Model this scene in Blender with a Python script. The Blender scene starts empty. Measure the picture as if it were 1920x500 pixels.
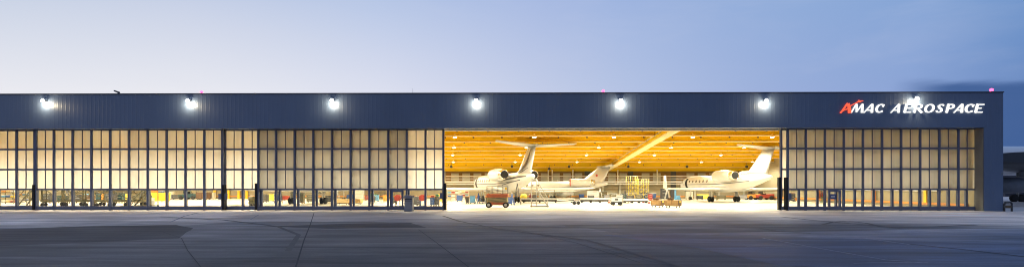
import bpy, bmesh, math, random
from mathutils import Vector, Matrix
random.seed(11)
scene = bpy.context.scene
C = scene.collection
PI = math.pi
# ------------------------------------------------------------------ camera frame (photograph is 1920 x 500)
FPX, PX0, YH, HC, DIST, YAW = 900.0, 1000.0, 352.0, 2.078, 43.5, 0.0108
CT, ST = math.cos(YAW), math.sin(YAW)
def ray(px, py):
    k = (px-PX0)/FPX
    return Vector((-ST+k*CT, CT+k*ST, (YH-py)/FPX))
def at(px, py, Y):                                   # the point seen at (px, py) on the plane Y
    d = ray(px, py); t = (Y+DIST)/d.y
    return Vector((d.x*t, Y, HC+d.z*t))
def gx(px, Y): return at(px, 300, Y).x
def gz(py, Y, px=1010): return at(px, py, Y).z
def gnd(px, py):                                     # the ground point seen at (px, py)
    d = ray(px, py); t = -HC/d.z
    return Vector((d.x*t, d.y*t-DIST, 0))
def mpp(Y): return (Y+DIST)/FPX                      # metres per photo pixel at plane Y

# ------------------------------------------------------------------ materials
def lin(r, g, b):
    f = lambda c: c/12.92 if c <= .04045 else ((c+.055)/1.055)**2.4
    return (f(r/255), f(g/255), f(b/255), 1)
MATS = {}
def mat(name, col, rough=.5, metal=0, var=.12, scale=2.0, bump=0.0, stretch=(1,1,1), spec=.5, coat=0):
    if name in MATS: return MATS[name]
    m = bpy.data.materials.new(name); m.use_nodes = True
    nt = m.node_tree; n = nt.nodes; L = nt.links; b = n['Principled BSDF']
    b.inputs['Roughness'].default_value = rough; b.inputs['Metallic'].default_value = metal
    b.inputs['Specular IOR Level'].default_value = spec
    if coat: b.inputs['Coat Weight'].default_value = coat; b.inputs['Coat Roughness'].default_value = .08
    geo = n.new('ShaderNodeNewGeometry'); mp = n.new('ShaderNodeMapping'); mp.inputs['Scale'].default_value = stretch
    L.new(geo.outputs['Position'], mp.inputs['Vector'])
    ns = n.new('ShaderNodeTexNoise'); ns.inputs['Scale'].default_value = scale; ns.inputs['Detail'].default_value = 5
    ns.inputs['Roughness'].default_value = .6
    L.new(mp.outputs['Vector'], ns.inputs['Vector'])
    mr = n.new('ShaderNodeMapRange'); mr.inputs['From Min'].default_value = .3; mr.inputs['From Max'].default_value = .7
    mr.inputs['To Min'].default_value = 1-var; mr.inputs['To Max'].default_value = 1+var
    L.new(ns.outputs['Fac'], mr.inputs['Value'])
    mx = n.new('ShaderNodeMix'); mx.data_type = 'RGBA'; mx.blend_type = 'MULTIPLY'; mx.inputs[0].default_value = 1
    mx.inputs[6].default_value = (*col[:3], 1); L.new(mr.outputs['Result'], mx.inputs[7])
    L.new(mx.outputs[2], b.inputs['Base Color'])
    mr2 = n.new('ShaderNodeMapRange'); mr2.inputs['To Min'].default_value = max(.02, rough-.08); mr2.inputs['To Max'].default_value = min(1, rough+.08)
    L.new(ns.outputs['Fac'], mr2.inputs['Value']); L.new(mr2.outputs['Result'], b.inputs['Roughness'])
    if bump:
        bp = n.new('ShaderNodeBump'); bp.inputs['Strength'].default_value = bump; bp.inputs['Distance'].default_value = .05
        L.new(ns.outputs['Fac'], bp.inputs['Height']); L.new(bp.outputs['Normal'], b.inputs['Normal'])
    MATS[name] = m; return m
def emat(name, col, strength):
    if name in MATS: return MATS[name]
    m = bpy.data.materials.new(name); m.use_nodes = True; nt = m.node_tree; nt.nodes.clear()
    e = nt.nodes.new('ShaderNodeEmission'); o = nt.nodes.new('ShaderNodeOutputMaterial')
    e.inputs[0].default_value = (*col[:3], 1); e.inputs[1].default_value = strength
    nt.links.new(e.outputs[0], o.inputs[0]); MATS[name] = m; return m

M = {}
M['cladding'] = mat('slate_blue_cladding', (.105,.150,.245), .42, 0, .10, .35, 0, (1,1,.25), .6)
M['doorframe'] = mat('slate_door_frame', (.105,.125,.20), .5, 0, .08, 1)
M['rubber'] = mat('black_rubber', (.012,.012,.014), .8)
M['reveal'] = mat('grey_jamb_lining', (.16,.155,.14), .7, 0, .15, .6)
M['white'] = mat('white_paint', (.62,.61,.57), .4, 0, .04, .8)
M['jet'] = mat('white_aircraft_paint', (.60,.59,.565), .35, 0, .04, .6, coat=.3)
M['jetdark'] = mat('dark_aircraft_stripe', (.035,.034,.045), .35, 0, .1)
M['jetred'] = mat('red_aircraft_mark', (.5,.05,.03), .4)
M['glassdark'] = mat('cabin_glass', (.10,.07,.04), .12, 0, .1)
M['hollow'] = mat('hollow_shade_black', (.010,.010,.010), .8)  # near-black that paints in the shade of hollows; hoses share it
M['chrome'] = mat('polished_metal', (.62,.58,.5), .22, .9, .1)
M['steel'] = mat('grey_steel', (.40,.40,.38), .45, .2, .15)
M['dsteel'] = mat('dark_steel', (.07,.07,.075), .5, .3, .15)
M['khaki'] = mat('khaki_paint', (.10,.088,.045), .55, 0, .15)
M['tyre'] = mat('tyre_rubber', (.018,.018,.018), .85)
M['red'] = mat('red_paint', (.26,.03,.02), .5, 0, .15)
M['orange'] = mat('orange_paint', (.62,.25,.05), .5, 0, .12)
M['yellow'] = mat('yellow_paint', (.80,.52,.03), .5, 0, .12)
M['lemon'] = mat('lemon_paint', (.70,.58,.07), .5, 0, .12)
M['blue'] = mat('blue_paint', (.035,.085,.26), .5, 0, .15)
M['sky'] = mat('light_blue_paint', (.10,.27,.46), .5, 0, .15)
M['green'] = mat('green_paint', (.02,.17,.07), .5, 0, .15)
M['teal'] = mat('teal_paint', (.018,.055,.06), .5, 0, .15)
M['grey'] = mat('grey_paint', (.26,.27,.30), .55, 0, .1)
M['ply'] = mat('plywood', (.40,.25,.10), .7, 0, .2, 3)
M['dply'] = mat('dark_plywood', (.10,.055,.03), .7, 0, .2, 3)
M['card'] = mat('pale_crate_board', (.62,.42,.19), .7, 0, .15, 2)
M['timber'] = mat('glulam_timber', (.70,.45,.008), .6, 0, .16, .5, 0, (.15,1,3), .1)
M['palelit'] = mat('pale_lit_timber', (.92,.74,.36), .6, 0, .08, .5, 0, (1,1,1), .1)  # pale tone paints floor bounce onto beam undersides; lamp housings share it
M['deckwood'] = mat('roof_deck_board', (.75,.46,.012), .6, 0, .15, .6, 0, (1,1,1), .1)
M['floor'] = mat('sealed_hangar_floor', (.68,.65,.57), .32, 0, .05, .25)
M['wallwhite'] = mat('hangar_wall_paint', (.29,.255,.17), .6, 0, .06, .4)
M['wallpanel'] = mat('pale_wall_panel', (.42,.41,.33), .5, 0, .08, .5)
M['ledge'] = mat('grey_roof_metal', (.20,.21,.23), .5, .2)
M['concrete'] = mat('interior_concrete', (.40,.38,.32), .7, 0, .12, .5)
M['lamp_on'] = emat('lamp_glow', (1,.93,.78), 30)
M['flood_on'] = emat('floodlight_glow', (1,.94,.80), 60)
M['beacon_on'] = emat('red_beacon_glow', (1,.06,.16), 6)
M['sign_white'] = emat('sign_white_glow', (1,.97,.90), 1.5)
M['sign_red'] = emat('sign_red_glow', (1,.10,.05), 1.6)

def panel_material():
    m = bpy.data.materials.new('translucent_polycarbonate'); m.use_nodes = True; nt = m.node_tree; n = nt.nodes; L = nt.links; n.clear()
    geo = n.new('ShaderNodeNewGeometry'); mp = n.new('ShaderNodeMapping'); mp.inputs['Scale'].default_value = (1,1,.05)
    L.new(geo.outputs['Position'], mp.inputs['Vector'])
    ns = n.new('ShaderNodeTexNoise'); ns.inputs['Scale'].default_value = 5; ns.inputs['Detail'].default_value = 3
    L.new(mp.outputs['Vector'], ns.inputs['Vector'])
    cr = n.new('ShaderNodeValToRGB'); cr.color_ramp.elements[0].position = .3; cr.color_ramp.elements[1].position = .7
    cr.color_ramp.elements[0].color = (.66,.66,.645,1); cr.color_ramp.elements[1].color = (.72,.72,.705,1)
    L.new(ns.outputs['Fac'], cr.inputs['Fac'])
    oi = n.new('ShaderNodeObjectInfo'); om = n.new('ShaderNodeMapRange'); om.inputs['To Min'].default_value = .88; om.inputs['To Max'].default_value = 1.06
    L.new(oi.outputs['Random'], om.inputs['Value']); tm_ = n.new('ShaderNodeMix'); tm_.data_type = 'RGBA'; tm_.blend_type = 'MULTIPLY'; tm_.inputs[0].default_value = 1
    L.new(cr.outputs['Color'], tm_.inputs[6]); L.new(om.outputs[0], tm_.inputs[7])
    t = n.new('ShaderNodeBsdfTranslucent'); d = n.new('ShaderNodeBsdfDiffuse'); mix = n.new('ShaderNodeMixShader'); mix.inputs[0].default_value = .10
    L.new(tm_.outputs[2], t.inputs['Color']); d.inputs['Color'].default_value = (.34,.34,.32,1)
    L.new(t.outputs[0], mix.inputs[1]); L.new(d.outputs[0], mix.inputs[2])
    g = n.new('ShaderNodeBsdfGlossy'); g.inputs['Roughness'].default_value = .25
    mix2 = n.new('ShaderNodeMixShader'); mix2.inputs[0].default_value = .03
    L.new(mix.outputs[0], mix2.inputs[1]); L.new(g.outputs[0], mix2.inputs[2])
    o = n.new('ShaderNodeOutputMaterial'); L.new(mix2.outputs[0], o.inputs[0]); return m
M['panel'] = panel_material()
def glass_material():
    m = bpy.data.materials.new('clear_window_glass'); m.use_nodes = True; nt = m.node_tree; n = nt.nodes; L = nt.links; n.clear()
    t = n.new('ShaderNodeBsdfTransparent'); t.inputs[0].default_value = (.95,.96,.94,1)
    g = n.new('ShaderNodeBsdfGlossy'); g.inputs['Roughness'].default_value = .03
    mix = n.new('ShaderNodeMixShader'); mix.inputs[0].default_value = .06
    L.new(t.outputs[0], mix.inputs[1]); L.new(g.outputs[0], mix.inputs[2])
    o = n.new('ShaderNodeOutputMaterial'); L.new(mix.outputs[0], o.inputs[0]); return m
M['glass'] = glass_material()

def ground_material(name, c1, c2, c3, rough, streak=(.16,1,1), scale=.42, bump=.1, front_tone=None):
    m = bpy.data.materials.new(name); m.use_nodes = True; nt = m.node_tree; n = nt.nodes; L = nt.links; b = n['Principled BSDF']
    geo = n.new('ShaderNodeNewGeometry')
    def noise(sc, st, det=6, rg=.62):
        mp = n.new('ShaderNodeMapping'); mp.inputs['Scale'].default_value = st; L.new(geo.outputs['Position'], mp.inputs['Vector'])
        x = n.new('ShaderNodeTexNoise'); x.inputs['Scale'].default_value = sc; x.inputs['Detail'].default_value = det; x.inputs['Roughness'].default_value = rg
        x.inputs['Distortion'].default_value = .6
        L.new(mp.outputs['Vector'], x.inputs['Vector']); return x
    a = noise(scale, streak); bn = noise(.09, (1,1,1), 4); f = noise(14, (1,1,1), 3)
    cr = n.new('ShaderNodeValToRGB'); e = cr.color_ramp.elements; e[0].position = .34; e[1].position = .66
    e[0].color = (*c1,1); e[1].color = (*c3,1); k = e.new(.5); k.color = (*c2,1)
    L.new(a.outputs['Fac'], cr.inputs['Fac'])
    mr = n.new('ShaderNodeMapRange'); mr.inputs['From Min'].default_value = .35; mr.inputs['From Max'].default_value = .65; mr.inputs['To Min'].default_value = .66; mr.inputs['To Max'].default_value = 1.26
    L.new(bn.outputs['Fac'], mr.inputs['Value'])
    mf = n.new('ShaderNodeMapRange'); mf.inputs['From Min'].default_value = .3; mf.inputs['From Max'].default_value = .7; mf.inputs['To Min'].default_value = .86; mf.inputs['To Max'].default_value = 1.14
    L.new(f.outputs['Fac'], mf.inputs['Value'])
    st2 = noise(1.1, (.10,1,1), 5, .65); mq = n.new('ShaderNodeMapRange'); mq.inputs['From Min'].default_value = .33; mq.inputs['From Max'].default_value = .67; mq.inputs['To Min'].default_value = .60; mq.inputs['To Max'].default_value = 1.42
    L.new(st2.outputs['Fac'], mq.inputs['Value']); m0 = n.new('ShaderNodeMath'); m0.operation = 'MULTIPLY'; L.new(mr.outputs[0], m0.inputs[0]); L.new(mq.outputs[0], m0.inputs[1])
    mm = n.new('ShaderNodeMath'); mm.operation = 'MULTIPLY'; L.new(m0.outputs[0], mm.inputs[0]); L.new(mf.outputs[0], mm.inputs[1])
    # thin pale scuff streaks running along the apron
    s = noise(.9, (.09,1,1), 4, .7); ms = n.new('ShaderNodeMapRange'); ms.inputs['From Min'].default_value = .60; ms.inputs['From Max'].default_value = .75; ms.inputs['To Min'].default_value = 1; ms.inputs['To Max'].default_value = 1.9
    L.new(s.outputs['Fac'], ms.inputs['Value'])
    m3 = n.new('ShaderNodeMath'); m3.operation = 'MULTIPLY'; L.new(mm.outputs[0], m3.inputs[0]); L.new(ms.outputs[0], m3.inputs[1])
    mx = n.new('ShaderNodeMix'); mx.data_type = 'RGBA'; mx.blend_type = 'MULTIPLY'; mx.inputs[0].default_value = 1
    col = cr.outputs['Color']
    if front_tone:                                              # base colour blends paler towards the hangar front, further out at both sides
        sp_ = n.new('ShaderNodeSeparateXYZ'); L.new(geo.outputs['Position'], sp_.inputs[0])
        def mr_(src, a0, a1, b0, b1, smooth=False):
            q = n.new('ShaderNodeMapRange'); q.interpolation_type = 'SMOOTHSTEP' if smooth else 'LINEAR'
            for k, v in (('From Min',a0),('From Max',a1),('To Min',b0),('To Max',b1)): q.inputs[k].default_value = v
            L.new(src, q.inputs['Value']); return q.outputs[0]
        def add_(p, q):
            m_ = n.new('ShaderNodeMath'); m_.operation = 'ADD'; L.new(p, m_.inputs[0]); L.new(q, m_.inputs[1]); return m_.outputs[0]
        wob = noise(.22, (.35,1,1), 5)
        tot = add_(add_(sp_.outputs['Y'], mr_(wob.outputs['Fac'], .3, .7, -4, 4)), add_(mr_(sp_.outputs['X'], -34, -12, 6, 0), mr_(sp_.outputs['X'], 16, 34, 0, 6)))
        pm = n.new('ShaderNodeMix'); pm.data_type = 'RGBA'; L.new(mr_(tot, front_tone[2], front_tone[3], 0, 1, True), pm.inputs[0])
        L.new(col, pm.inputs[6]); pc = n.new('ShaderNodeMix'); pc.data_type = 'RGBA'; L.new(add_(mr_(sp_.outputs['X'], -22, -8, 1, 0), mr_(sp_.outputs['X'], 16, 32, 0, 1)), pc.inputs[0]); pc.inputs[6].default_value = (*front_tone[0], 1); pc.inputs[7].default_value = (*front_tone[1], 1)
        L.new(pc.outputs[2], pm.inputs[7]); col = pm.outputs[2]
    L.new(col, mx.inputs[6]); L.new(m3.outputs[0], mx.inputs[7]); L.new(mx.outputs[2], b.inputs['Base Color'])
    rr = n.new('ShaderNodeMapRange'); rr.inputs['To Min'].default_value = rough-.12; rr.inputs['To Max'].default_value = rough+.12
    L.new(a.outputs['Fac'], rr.inputs['Value']); L.new(rr.outputs[0], b.inputs['Roughness'])
    bp = n.new('ShaderNodeBump'); bp.inputs['Strength'].default_value = bump; bp.inputs['Distance'].default_value = .02
    L.new(f.outputs['Fac'], bp.inputs['Height']); L.new(bp.outputs['Normal'], b.inputs['Normal'])
    b.inputs['Specular IOR Level'].default_value = .35
    return m
M['apron'] = ground_material('apron_concrete', (.078,.080,.092), (.122,.122,.134), (.178,.182,.205), .72, front_tone=((.46,.435,.425), (.76,.68,.63), -19, -10))
M['apron_dark'] = ground_material('apron_asphalt', (.052,.051,.057), (.074,.071,.077), (.102,.097,.102), .75)
M['apron_pale'] = ground_material('pale_concrete', (.36,.345,.36), (.45,.43,.44), (.54,.515,.52), .7)
M['apron_mid'] = ground_material('worn_asphalt', (.078,.076,.080), (.110,.105,.108), (.155,.146,.145), .75, front_tone=((.225,.21,.20), (.23,.22,.23), -29, -17))
M['apron_blue'] = ground_material('blue_grey_asphalt', (.038,.053,.098), (.060,.080,.140), (.115,.135,.205), .6, front_tone=((.34,.345,.40), (.34,.345,.40), -25, -16))
M['joint'] = mat('joint_sealant', (.022,.022,.028), .8)
M['scuff'] = mat('pale_scuffed_line', (.24,.25,.31), .7, 0, .4, 3)
M['tyremark'] = mat('tyre_rubber_mark', (.075,.072,.075), .7, 0, .3, 2)

# ------------------------------------------------------------------ mesh builder
class MB:
    def __init__(s, sc=1.0): s.v = []; s.f = []; s.s = sc; s.sm = []
    def add(s, vs, fs, smooth=False):
        o = len(s.v); s.v += [(x*s.s, y*s.s, z*s.s) for x, y, z in vs]
        s.f += [tuple(i+o for i in f) for f in fs]; s.sm += [smooth]*len(fs); return s
    def box(s, x0, y0, z0, x1, y1, z1):
        x0,x1 = min(x0,x1),max(x0,x1); y0,y1 = min(y0,y1),max(y0,y1); z0,z1 = min(z0,z1),max(z0,z1)
        return s.add([(x0,y0,z0),(x1,y0,z0),(x1,y1,z0),(x0,y1,z0),(x0,y0,z1),(x1,y0,z1),(x1,y1,z1),(x0,y1,z1)],
                     [(3,2,1,0),(4,5,6,7),(0,1,5,4),(1,2,6,5),(2,3,7,6),(3,0,4,7)])
    def cbox(s, x, y, z, w, d, h): return s.box(x-w/2, y-d/2, z, x+w/2, y+d/2, z+h)
    def loft(s, rings, caps=True, smooth=True, closed=True):
        n = len(rings[0]); vs = [tuple(p) for r in rings for p in r]; fs = []
        for k in range(len(rings)-1):
            for i in range(n if closed else n-1):
                j = (i+1) % n
                fs.append((k*n+i, k*n+j, (k+1)*n+j, (k+1)*n+i))
        o = len(s.v); s.add(vs, fs, smooth)
        if caps:
            s.f += [tuple(o+i for i in reversed(range(n))), tuple(o+(len(rings)-1)*n+i for i in range(n))]; s.sm += [False]*2
        return s
    def tube(s, a, b, r, r2=None, n=8, smooth=True):
        a, b = Vector(a), Vector(b); r2 = r if r2 is None else r2
        d = (b-a).normalized(); u = d.orthogonal().normalized(); w = d.cross(u)
        ring = lambda p, q: [p+(u*math.cos(2*PI*i/n)+w*math.sin(2*PI*i/n))*q for i in range(n)]
        return s.loft([ring(a, r), ring(b, r2)], True, smooth)
    def path(s, pts, r, n=6):
        for i in range(len(pts)-1): s.tube(pts[i], pts[i+1], r, n=n)
        return s
    def lathe(s, prof, axis='y', c=(0,0,0), n=24, caps=True):   # prof: (position along axis, radius)
        rings = []
        for p, r in prof:
            ring = []
            for i in range(n):
                a = 2*PI*i/n; x, z = r*math.cos(a), r*math.sin(a)
                ring.append({'y': (c[0]+x, c[1]+p, c[2]+z), 'x': (c[0]+p, c[1]+x, c[2]+z), 'z': (c[0]+x, c[1]+z, c[2]+p)}[axis])
            rings.append(ring)
        return s.loft(rings, caps)
    def prism(s, poly, y0, y1):                          # polygon in x, z pushed along y
        n = len(poly); vs = [(x,y0,z) for x,z in poly]+[(x,y1,z) for x,z in poly]
        return s.add(vs, [tuple(range(n)), tuple(range(2*n-1, n-1, -1))]+[(i, n+i, n+(i+1)%n, (i+1)%n) for i in range(n)])
    def sheet(s, pts): return s.add(pts, [tuple(range(len(pts)))])
    def build(s, name, m, parent=None, bevel=0):
        me = bpy.data.meshes.new(name); me.from_pydata(s.v, [], s.f)
        me.polygons.foreach_set('use_smooth', s.sm); me.materials.append(m if not isinstance(m, str) else M[m])
        bm = bmesh.new(); bm.from_mesh(me); bmesh.ops.recalc_face_normals(bm, faces=bm.faces); bm.to_mesh(me); bm.free()
        me.update()
        o = bpy.data.objects.new(name, me); C.objects.link(o)
        if parent: o.parent = parent
        if bevel:
            b = o.modifiers.new('soft', 'BEVEL'); b.width = bevel; b.segments = 2; b.limit_method = 'ANGLE'
        return o
def tag(o, label, cat, group=None):
    o['label'] = label; o['category'] = cat
    if group: o['group'] = group
    return o
def thing(name, label, cat, loc=(0,0,0), rz=0, group=None):
    o = bpy.data.objects.new(name, None); C.objects.link(o); o.empty_display_size = .2
    o.location = loc; o.rotation_euler = (0,0,rz); return tag(o, label, cat, group)
def structure(o): o['kind'] = 'structure'; return o
def dup(root, loc, rz=None, label=None):
    r = root.copy(); C.objects.link(r); r.location = loc
    if rz is not None: r.rotation_euler = (0,0,rz)
    if label: r['label'] = label
    for ch in list(root.children):
        c = ch.copy(); C.objects.link(c); c.parent = r
        for g in list(ch.children):
            d = g.copy(); C.objects.link(d); d.parent = c
    return r
# ------------------------------------------------------------------ camera, sky, sun
cam = bpy.data.cameras.new('camera'); camo = bpy.data.objects.new('camera', cam); C.objects.link(camo)
camo.location = (0, -DIST, HC); camo.rotation_euler = (PI/2, 0, YAW)
cam.sensor_width = 36; cam.sensor_fit = 'HORIZONTAL'; cam.lens = 36*FPX/1920
cam.shift_x = (960-PX0)/1920; cam.shift_y = (YH-250)/1920; cam.clip_end = 9000; cam.clip_start = .1
scene.camera = camo
W = bpy.data.worlds.new('World'); scene.world = W; W.use_nodes = True
nt = W.node_tree; n = nt.nodes; L = nt.links; n.clear()
tc = n.new('ShaderNodeTexCoord'); sx = n.new('ShaderNodeSeparateXYZ'); L.new(tc.outputs['Generated'], sx.inputs[0])
def ramp(stops, src, lo, hi):
    mr = n.new('ShaderNodeMapRange'); mr.inputs['From Min'].default_value = lo; mr.inputs['From Max'].default_value = hi; L.new(src, mr.inputs['Value'])
    r = n.new('ShaderNodeValToRGB'); e = r.color_ramp.elements
    e[0].position, e[0].color = stops[0]; e[1].position, e[1].color = stops[-1]
    for p, c in stops[1:-1]: q = e.new(p); q.color = c
    L.new(mr.outputs[0], r.inputs['Fac']); return r.outputs['Color']
def mixc(f, a, b, mode='MIX'):
    m = n.new('ShaderNodeMix'); m.data_type = 'RGBA'; m.blend_type = mode
    if isinstance(f, (int, float)): m.inputs[0].default_value = f
    else: L.new(f, m.inputs[0])
    for i, c in ((6,a),(7,b)):
        if isinstance(c, tuple): m.inputs[i].default_value = c
        else: L.new(c, m.inputs[i])
    return m.outputs[2]
def math_(op, a, b):
    m = n.new('ShaderNodeMath'); m.operation = op
    for i, c in ((0,a),(1,b)):
        if isinstance(c, (int, float)): m.inputs[i].default_value = c
        else: L.new(c, m.inputs[i])
    return m.outputs[0]
def rng(src, a, b, c=0, d=1, smooth=True):
    m = n.new('ShaderNodeMapRange'); m.interpolation_type = 'SMOOTHSTEP' if smooth else 'LINEAR'
    for k, v in (('From Min',a),('From Max',b),('To Min',c),('To Max',d)): m.inputs[k].default_value = v
    L.new(src, m.inputs['Value']); return m.outputs[0]
# direction x runs -.73 (photo left) to +.70 (photo right); the glow of the set sun is low on the left
low = ramp([(0, lin(240,239,244)), (.12, lin(238,238,244)), (.30, lin(226,228,242)), (.50, lin(200,209,234)), (.62, lin(184,198,230)), (.80, lin(156,176,220)), (.90, lin(142,166,215)), (.96, lin(116,145,198)), (1, lin(88,120,180))], sx.outputs['X'], -.75, .75)
high = ramp([(0, lin(205,214,232)), (.12, lin(199,209,232)), (.30, lin(182,199,232)), (.50, lin(168,187,228)), (.62, lin(158,181,225)), (.80, lin(144,173,219)), (.90, lin(135,167,216)), (.97, lin(104,146,202)), (1, lin(92,136,196))], sx.outputs['X'], -.75, .75)
elev = math_('DIVIDE', sx.outputs['Z'], math_('MAXIMUM', sx.outputs['Y'], .35))
sky = mixc(rng(elev, .17, .40, 0, 1, False), low, high)
# thin wisps and a darker cloud bank low on the right
mp = n.new('ShaderNodeMapping'); mp.inputs['Scale'].default_value = (2.2, 2.2, 9); L.new(tc.outputs['Generated'], mp.inputs['Vector'])
ns = n.new('ShaderNodeTexNoise'); ns.inputs['Scale'].default_value = 1.6; ns.inputs['Detail'].default_value = 7; ns.inputs['Roughness'].default_value = .55; ns.inputs['Distortion'].default_value = .5
L.new(mp.outputs['Vector'], ns.inputs['Vector'])
sky = mixc(rng(ns.outputs['Fac'], .45, .75, 0, .10), sky, lin(214,216,232))
mp2 = n.new('ShaderNodeMapping'); mp2.inputs['Scale'].default_value = (5, 5, 26); L.new(tc.outputs['Generated'], mp2.inputs['Vector'])
n2 = n.new('ShaderNodeTexNoise'); n2.inputs['Scale'].default_value = 1.5; n2.inputs['Detail'].default_value = 6; L.new(mp2.outputs['Vector'], n2.inputs['Vector'])
edge = math_('ADD', elev, math_('MULTIPLY', n2.outputs['Fac'], -.05))
bank = math_('MULTIPLY', rng(edge, .178, .205, 1, 0), rng(sx.outputs['X'], .575, .645))
sky = mixc(math_('MULTIPLY', bank, .92), sky, lin(62,95,150))
# the sky overhead and behind the viewer is the deeper blue of the fading day
sky = mixc(rng(sx.outputs['Z'], .40, .9), sky, (.16,.26,.50,1))
back = mixc(rng(sx.outputs['X'], -.75, .55), (.36,.44,.62,1), (.10,.15,.28,1))
sky = mixc(rng(sx.outputs['Y'], .30, -.35, 0, .9), sky, back)
bg = n.new('ShaderNodeBackground'); L.new(sky, bg.inputs[0]); bg.inputs[1].default_value = .97
nish = n.new('ShaderNodeTexSky'); nish.sky_type = 'NISHITA'; nish.sun_disc = False; nish.sun_elevation = math.radians(-3); nish.sun_rotation = math.radians(-55)
bg2 = n.new('ShaderNodeBackground'); L.new(nish.outputs[0], bg2.inputs[0]); bg2.inputs[1].default_value = .05
ad = n.new('ShaderNodeAddShader'); L.new(bg.outputs[0], ad.inputs[0]); L.new(bg2.outputs[0], ad.inputs[1])
wo = n.new('ShaderNodeOutputWorld'); L.new(ad.outputs[0], wo.inputs[0])
sl = bpy.data.lights.new('low_sun', 'SUN'); sl.energy = .02; sl.angle = math.radians(.5); sl.color = (1,.8,.6)
so = bpy.data.objects.new('low_sun', sl); C.objects.link(so); so.rotation_euler = (math.radians(88), 0, math.radians(-125))
scene.view_settings.view_transform = 'Standard'; scene.view_settings.look = 'None'; scene.view_settings.gamma = 1; scene.view_settings.exposure = 0
scene.render.engine = 'CYCLES'; cy = scene.cycles
cy.use_denoising = True; cy.denoising_prefilter = 'ACCURATE'; cy.pixel_filter_type = 'BLACKMAN_HARRIS'; cy.filter_width = 1.05; cy.max_bounces = 10; cy.diffuse_bounces = 5; cy.transmission_bounces = 6; cy.transparent_max_bounces = 16
cy.sample_clamp_indirect = 6; cy.caustics_reflective = False; cy.caustics_refractive = False

# ------------------------------------------------------------------ ground
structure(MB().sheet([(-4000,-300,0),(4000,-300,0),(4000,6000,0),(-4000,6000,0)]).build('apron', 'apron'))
def patch(name, pix, m, lift):
    pts = [gnd(x, y)+Vector((0,0,lift)) for x, y in pix]
    # uneven edges
    out = []
    for i, p in enumerate(pts):
        q = pts[(i+1) % len(pts)]; k = max(2, min(14, int((q-p).length/1.2)))
        d = (q-p); nrm = Vector((-d.y, d.x, 0)).normalized()
        for j in range(k):
            out.append(p.lerp(q, j/k)+nrm*(random.uniform(-.05,.05) if j else 0))
    return structure(MB().sheet(out).build(name, m))
XL, XR = -85.0, gx(1881, 0)
YB = 50.5
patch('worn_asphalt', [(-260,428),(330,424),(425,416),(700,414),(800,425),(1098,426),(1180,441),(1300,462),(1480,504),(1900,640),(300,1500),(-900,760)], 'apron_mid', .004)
patch('dark_asphalt', [(-260,436),(0,429),(160,423.5),(330,421),(362,427),(335,446),(160,454),(0,461),(-260,470)], 'apron_dark', .008)
patch('dark_asphalt', [(640,419),(770,417),(800,426),(620,428),(500,424)], 'apron_dark', .008)
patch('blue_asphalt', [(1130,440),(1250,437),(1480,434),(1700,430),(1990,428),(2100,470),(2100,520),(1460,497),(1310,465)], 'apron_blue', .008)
def strip(name, pix, w, m, lift=.012, seg=1):
    pts = [gnd(x, y) for x, y in pix]; mb = MB(); lft = []; rgt = []
    for i, p in enumerate(pts):
        a = pts[max(0,i-1)]; b = pts[min(len(pts)-1,i+1)]; d = (b-a); nv = Vector((-d.y, d.x, 0)).normalized()*w/2
        lft.append(p+nv+Vector((0,0,lift))); rgt.append(p-nv+Vector((0,0,lift)))
    for i in range(len(pts)-1): mb.sheet([lft[i], rgt[i], rgt[i+1], lft[i+1]])
    return structure(mb.build(name, m))
strip('expansion_joint', [(589,398),(582,420),(570,450),(553,505)], .045, 'joint')
strip('expansion_joint', [(785,430),(815,452),(885,505)], .03, 'joint')
strip('expansion_joint', [(330,500),(265,520)], .03, 'joint')
strip('expansion_joint', [(960,428),(1080,455),(1200,492)], .03, 'joint')
strip('drain_slot', [(1705,457.5),(1800,467),(1960,485.5)], .10, 'joint', .016)
strip('painted_line', [(318,416.5),(345,405),(372,398)], .10, 'scuff')
strip('painted_line', [(470,411),(485,402),(505,403)], .08, 'scuff')
strip('painted_line', [(770,421),(860,420.5),(1060,424.5)], .12, 'scuff', .02)
strip('painted_line', [(1150,440.5),(1300,439.6),(1430,440)], .10, 'scuff', .02)
strip('painted_line', [(1430,446),(1540,466),(1660,487),(1740,493)], .07, 'scuff', .016)
strip('painted_line', [(1560,438),(1640,449),(1705,458)], .12, 'scuff', .016)
strip('painted_line', [(1400,462),(1440,463),(1520,462)], .06, 'scuff', .016)
strip('painted_line', [(1620,433),(1690,434),(1760,440)], .10, 'scuff', .016)
strip('painted_line', [(1600,493.5),(1680,492),(1740,492.5)], .06, 'scuff', .018)
strip('tyre_mark', [(1465,406),(1520,412),(1600,419),(1680,426),(1760,424),(1830,421)], .25, 'tyremark', .01)
tm = []
for k in range(0):
    a = 2*PI*k/25; tm.append((1590+48*math.cos(a)+.0*k, 424+6*math.sin(a)))
strip('tyre_mark', [(1542,421),(1560,416),(1590,414),(1625,418),(1650,424),(1690,428)], .22, 'tyremark', .014)
strip('crack', [(300,433),(340,446),(352,470),(380,505)], .02, 'joint', .02)
strip('crack', [(1000,470),(1060,462),(1130,466),(1180,480),(1260,500)], .02, 'joint', .02)
strip('crack', [(600,470),(660,465),(735,476),(800,474)], .02, 'joint', .02)
strip('expansion_joint', [(-100,452),(330,431),(700,427.5)], .025, 'joint', .02)
strip('expansion_joint', [(700,414),(1000,416),(1300,415),(1700,413),(1990,412)], .03, 'joint', .02)
strip('tyre_mark', [(300,406),(420,412),(520,424),(560,440),(540,470)], .2, 'tyremark', .016)
strip('tyre_mark', [(830,404),(860,414),(940,430),(1100,450),(1300,505)], .2, 'tyremark', .016)
strip('tyre_mark', [(1418,424),(1430,429),(1460,433),(1520,437)], .22, 'tyremark', .014)
strip('drain_grate', [(711,399),(753,399)], .35, 'dsteel', .012)
structure(MB().box(XL+.4, .35, -.2, XR-.4, YB, .006).build('hangar_floor', 'floor'))
mk = MB(); 
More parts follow.
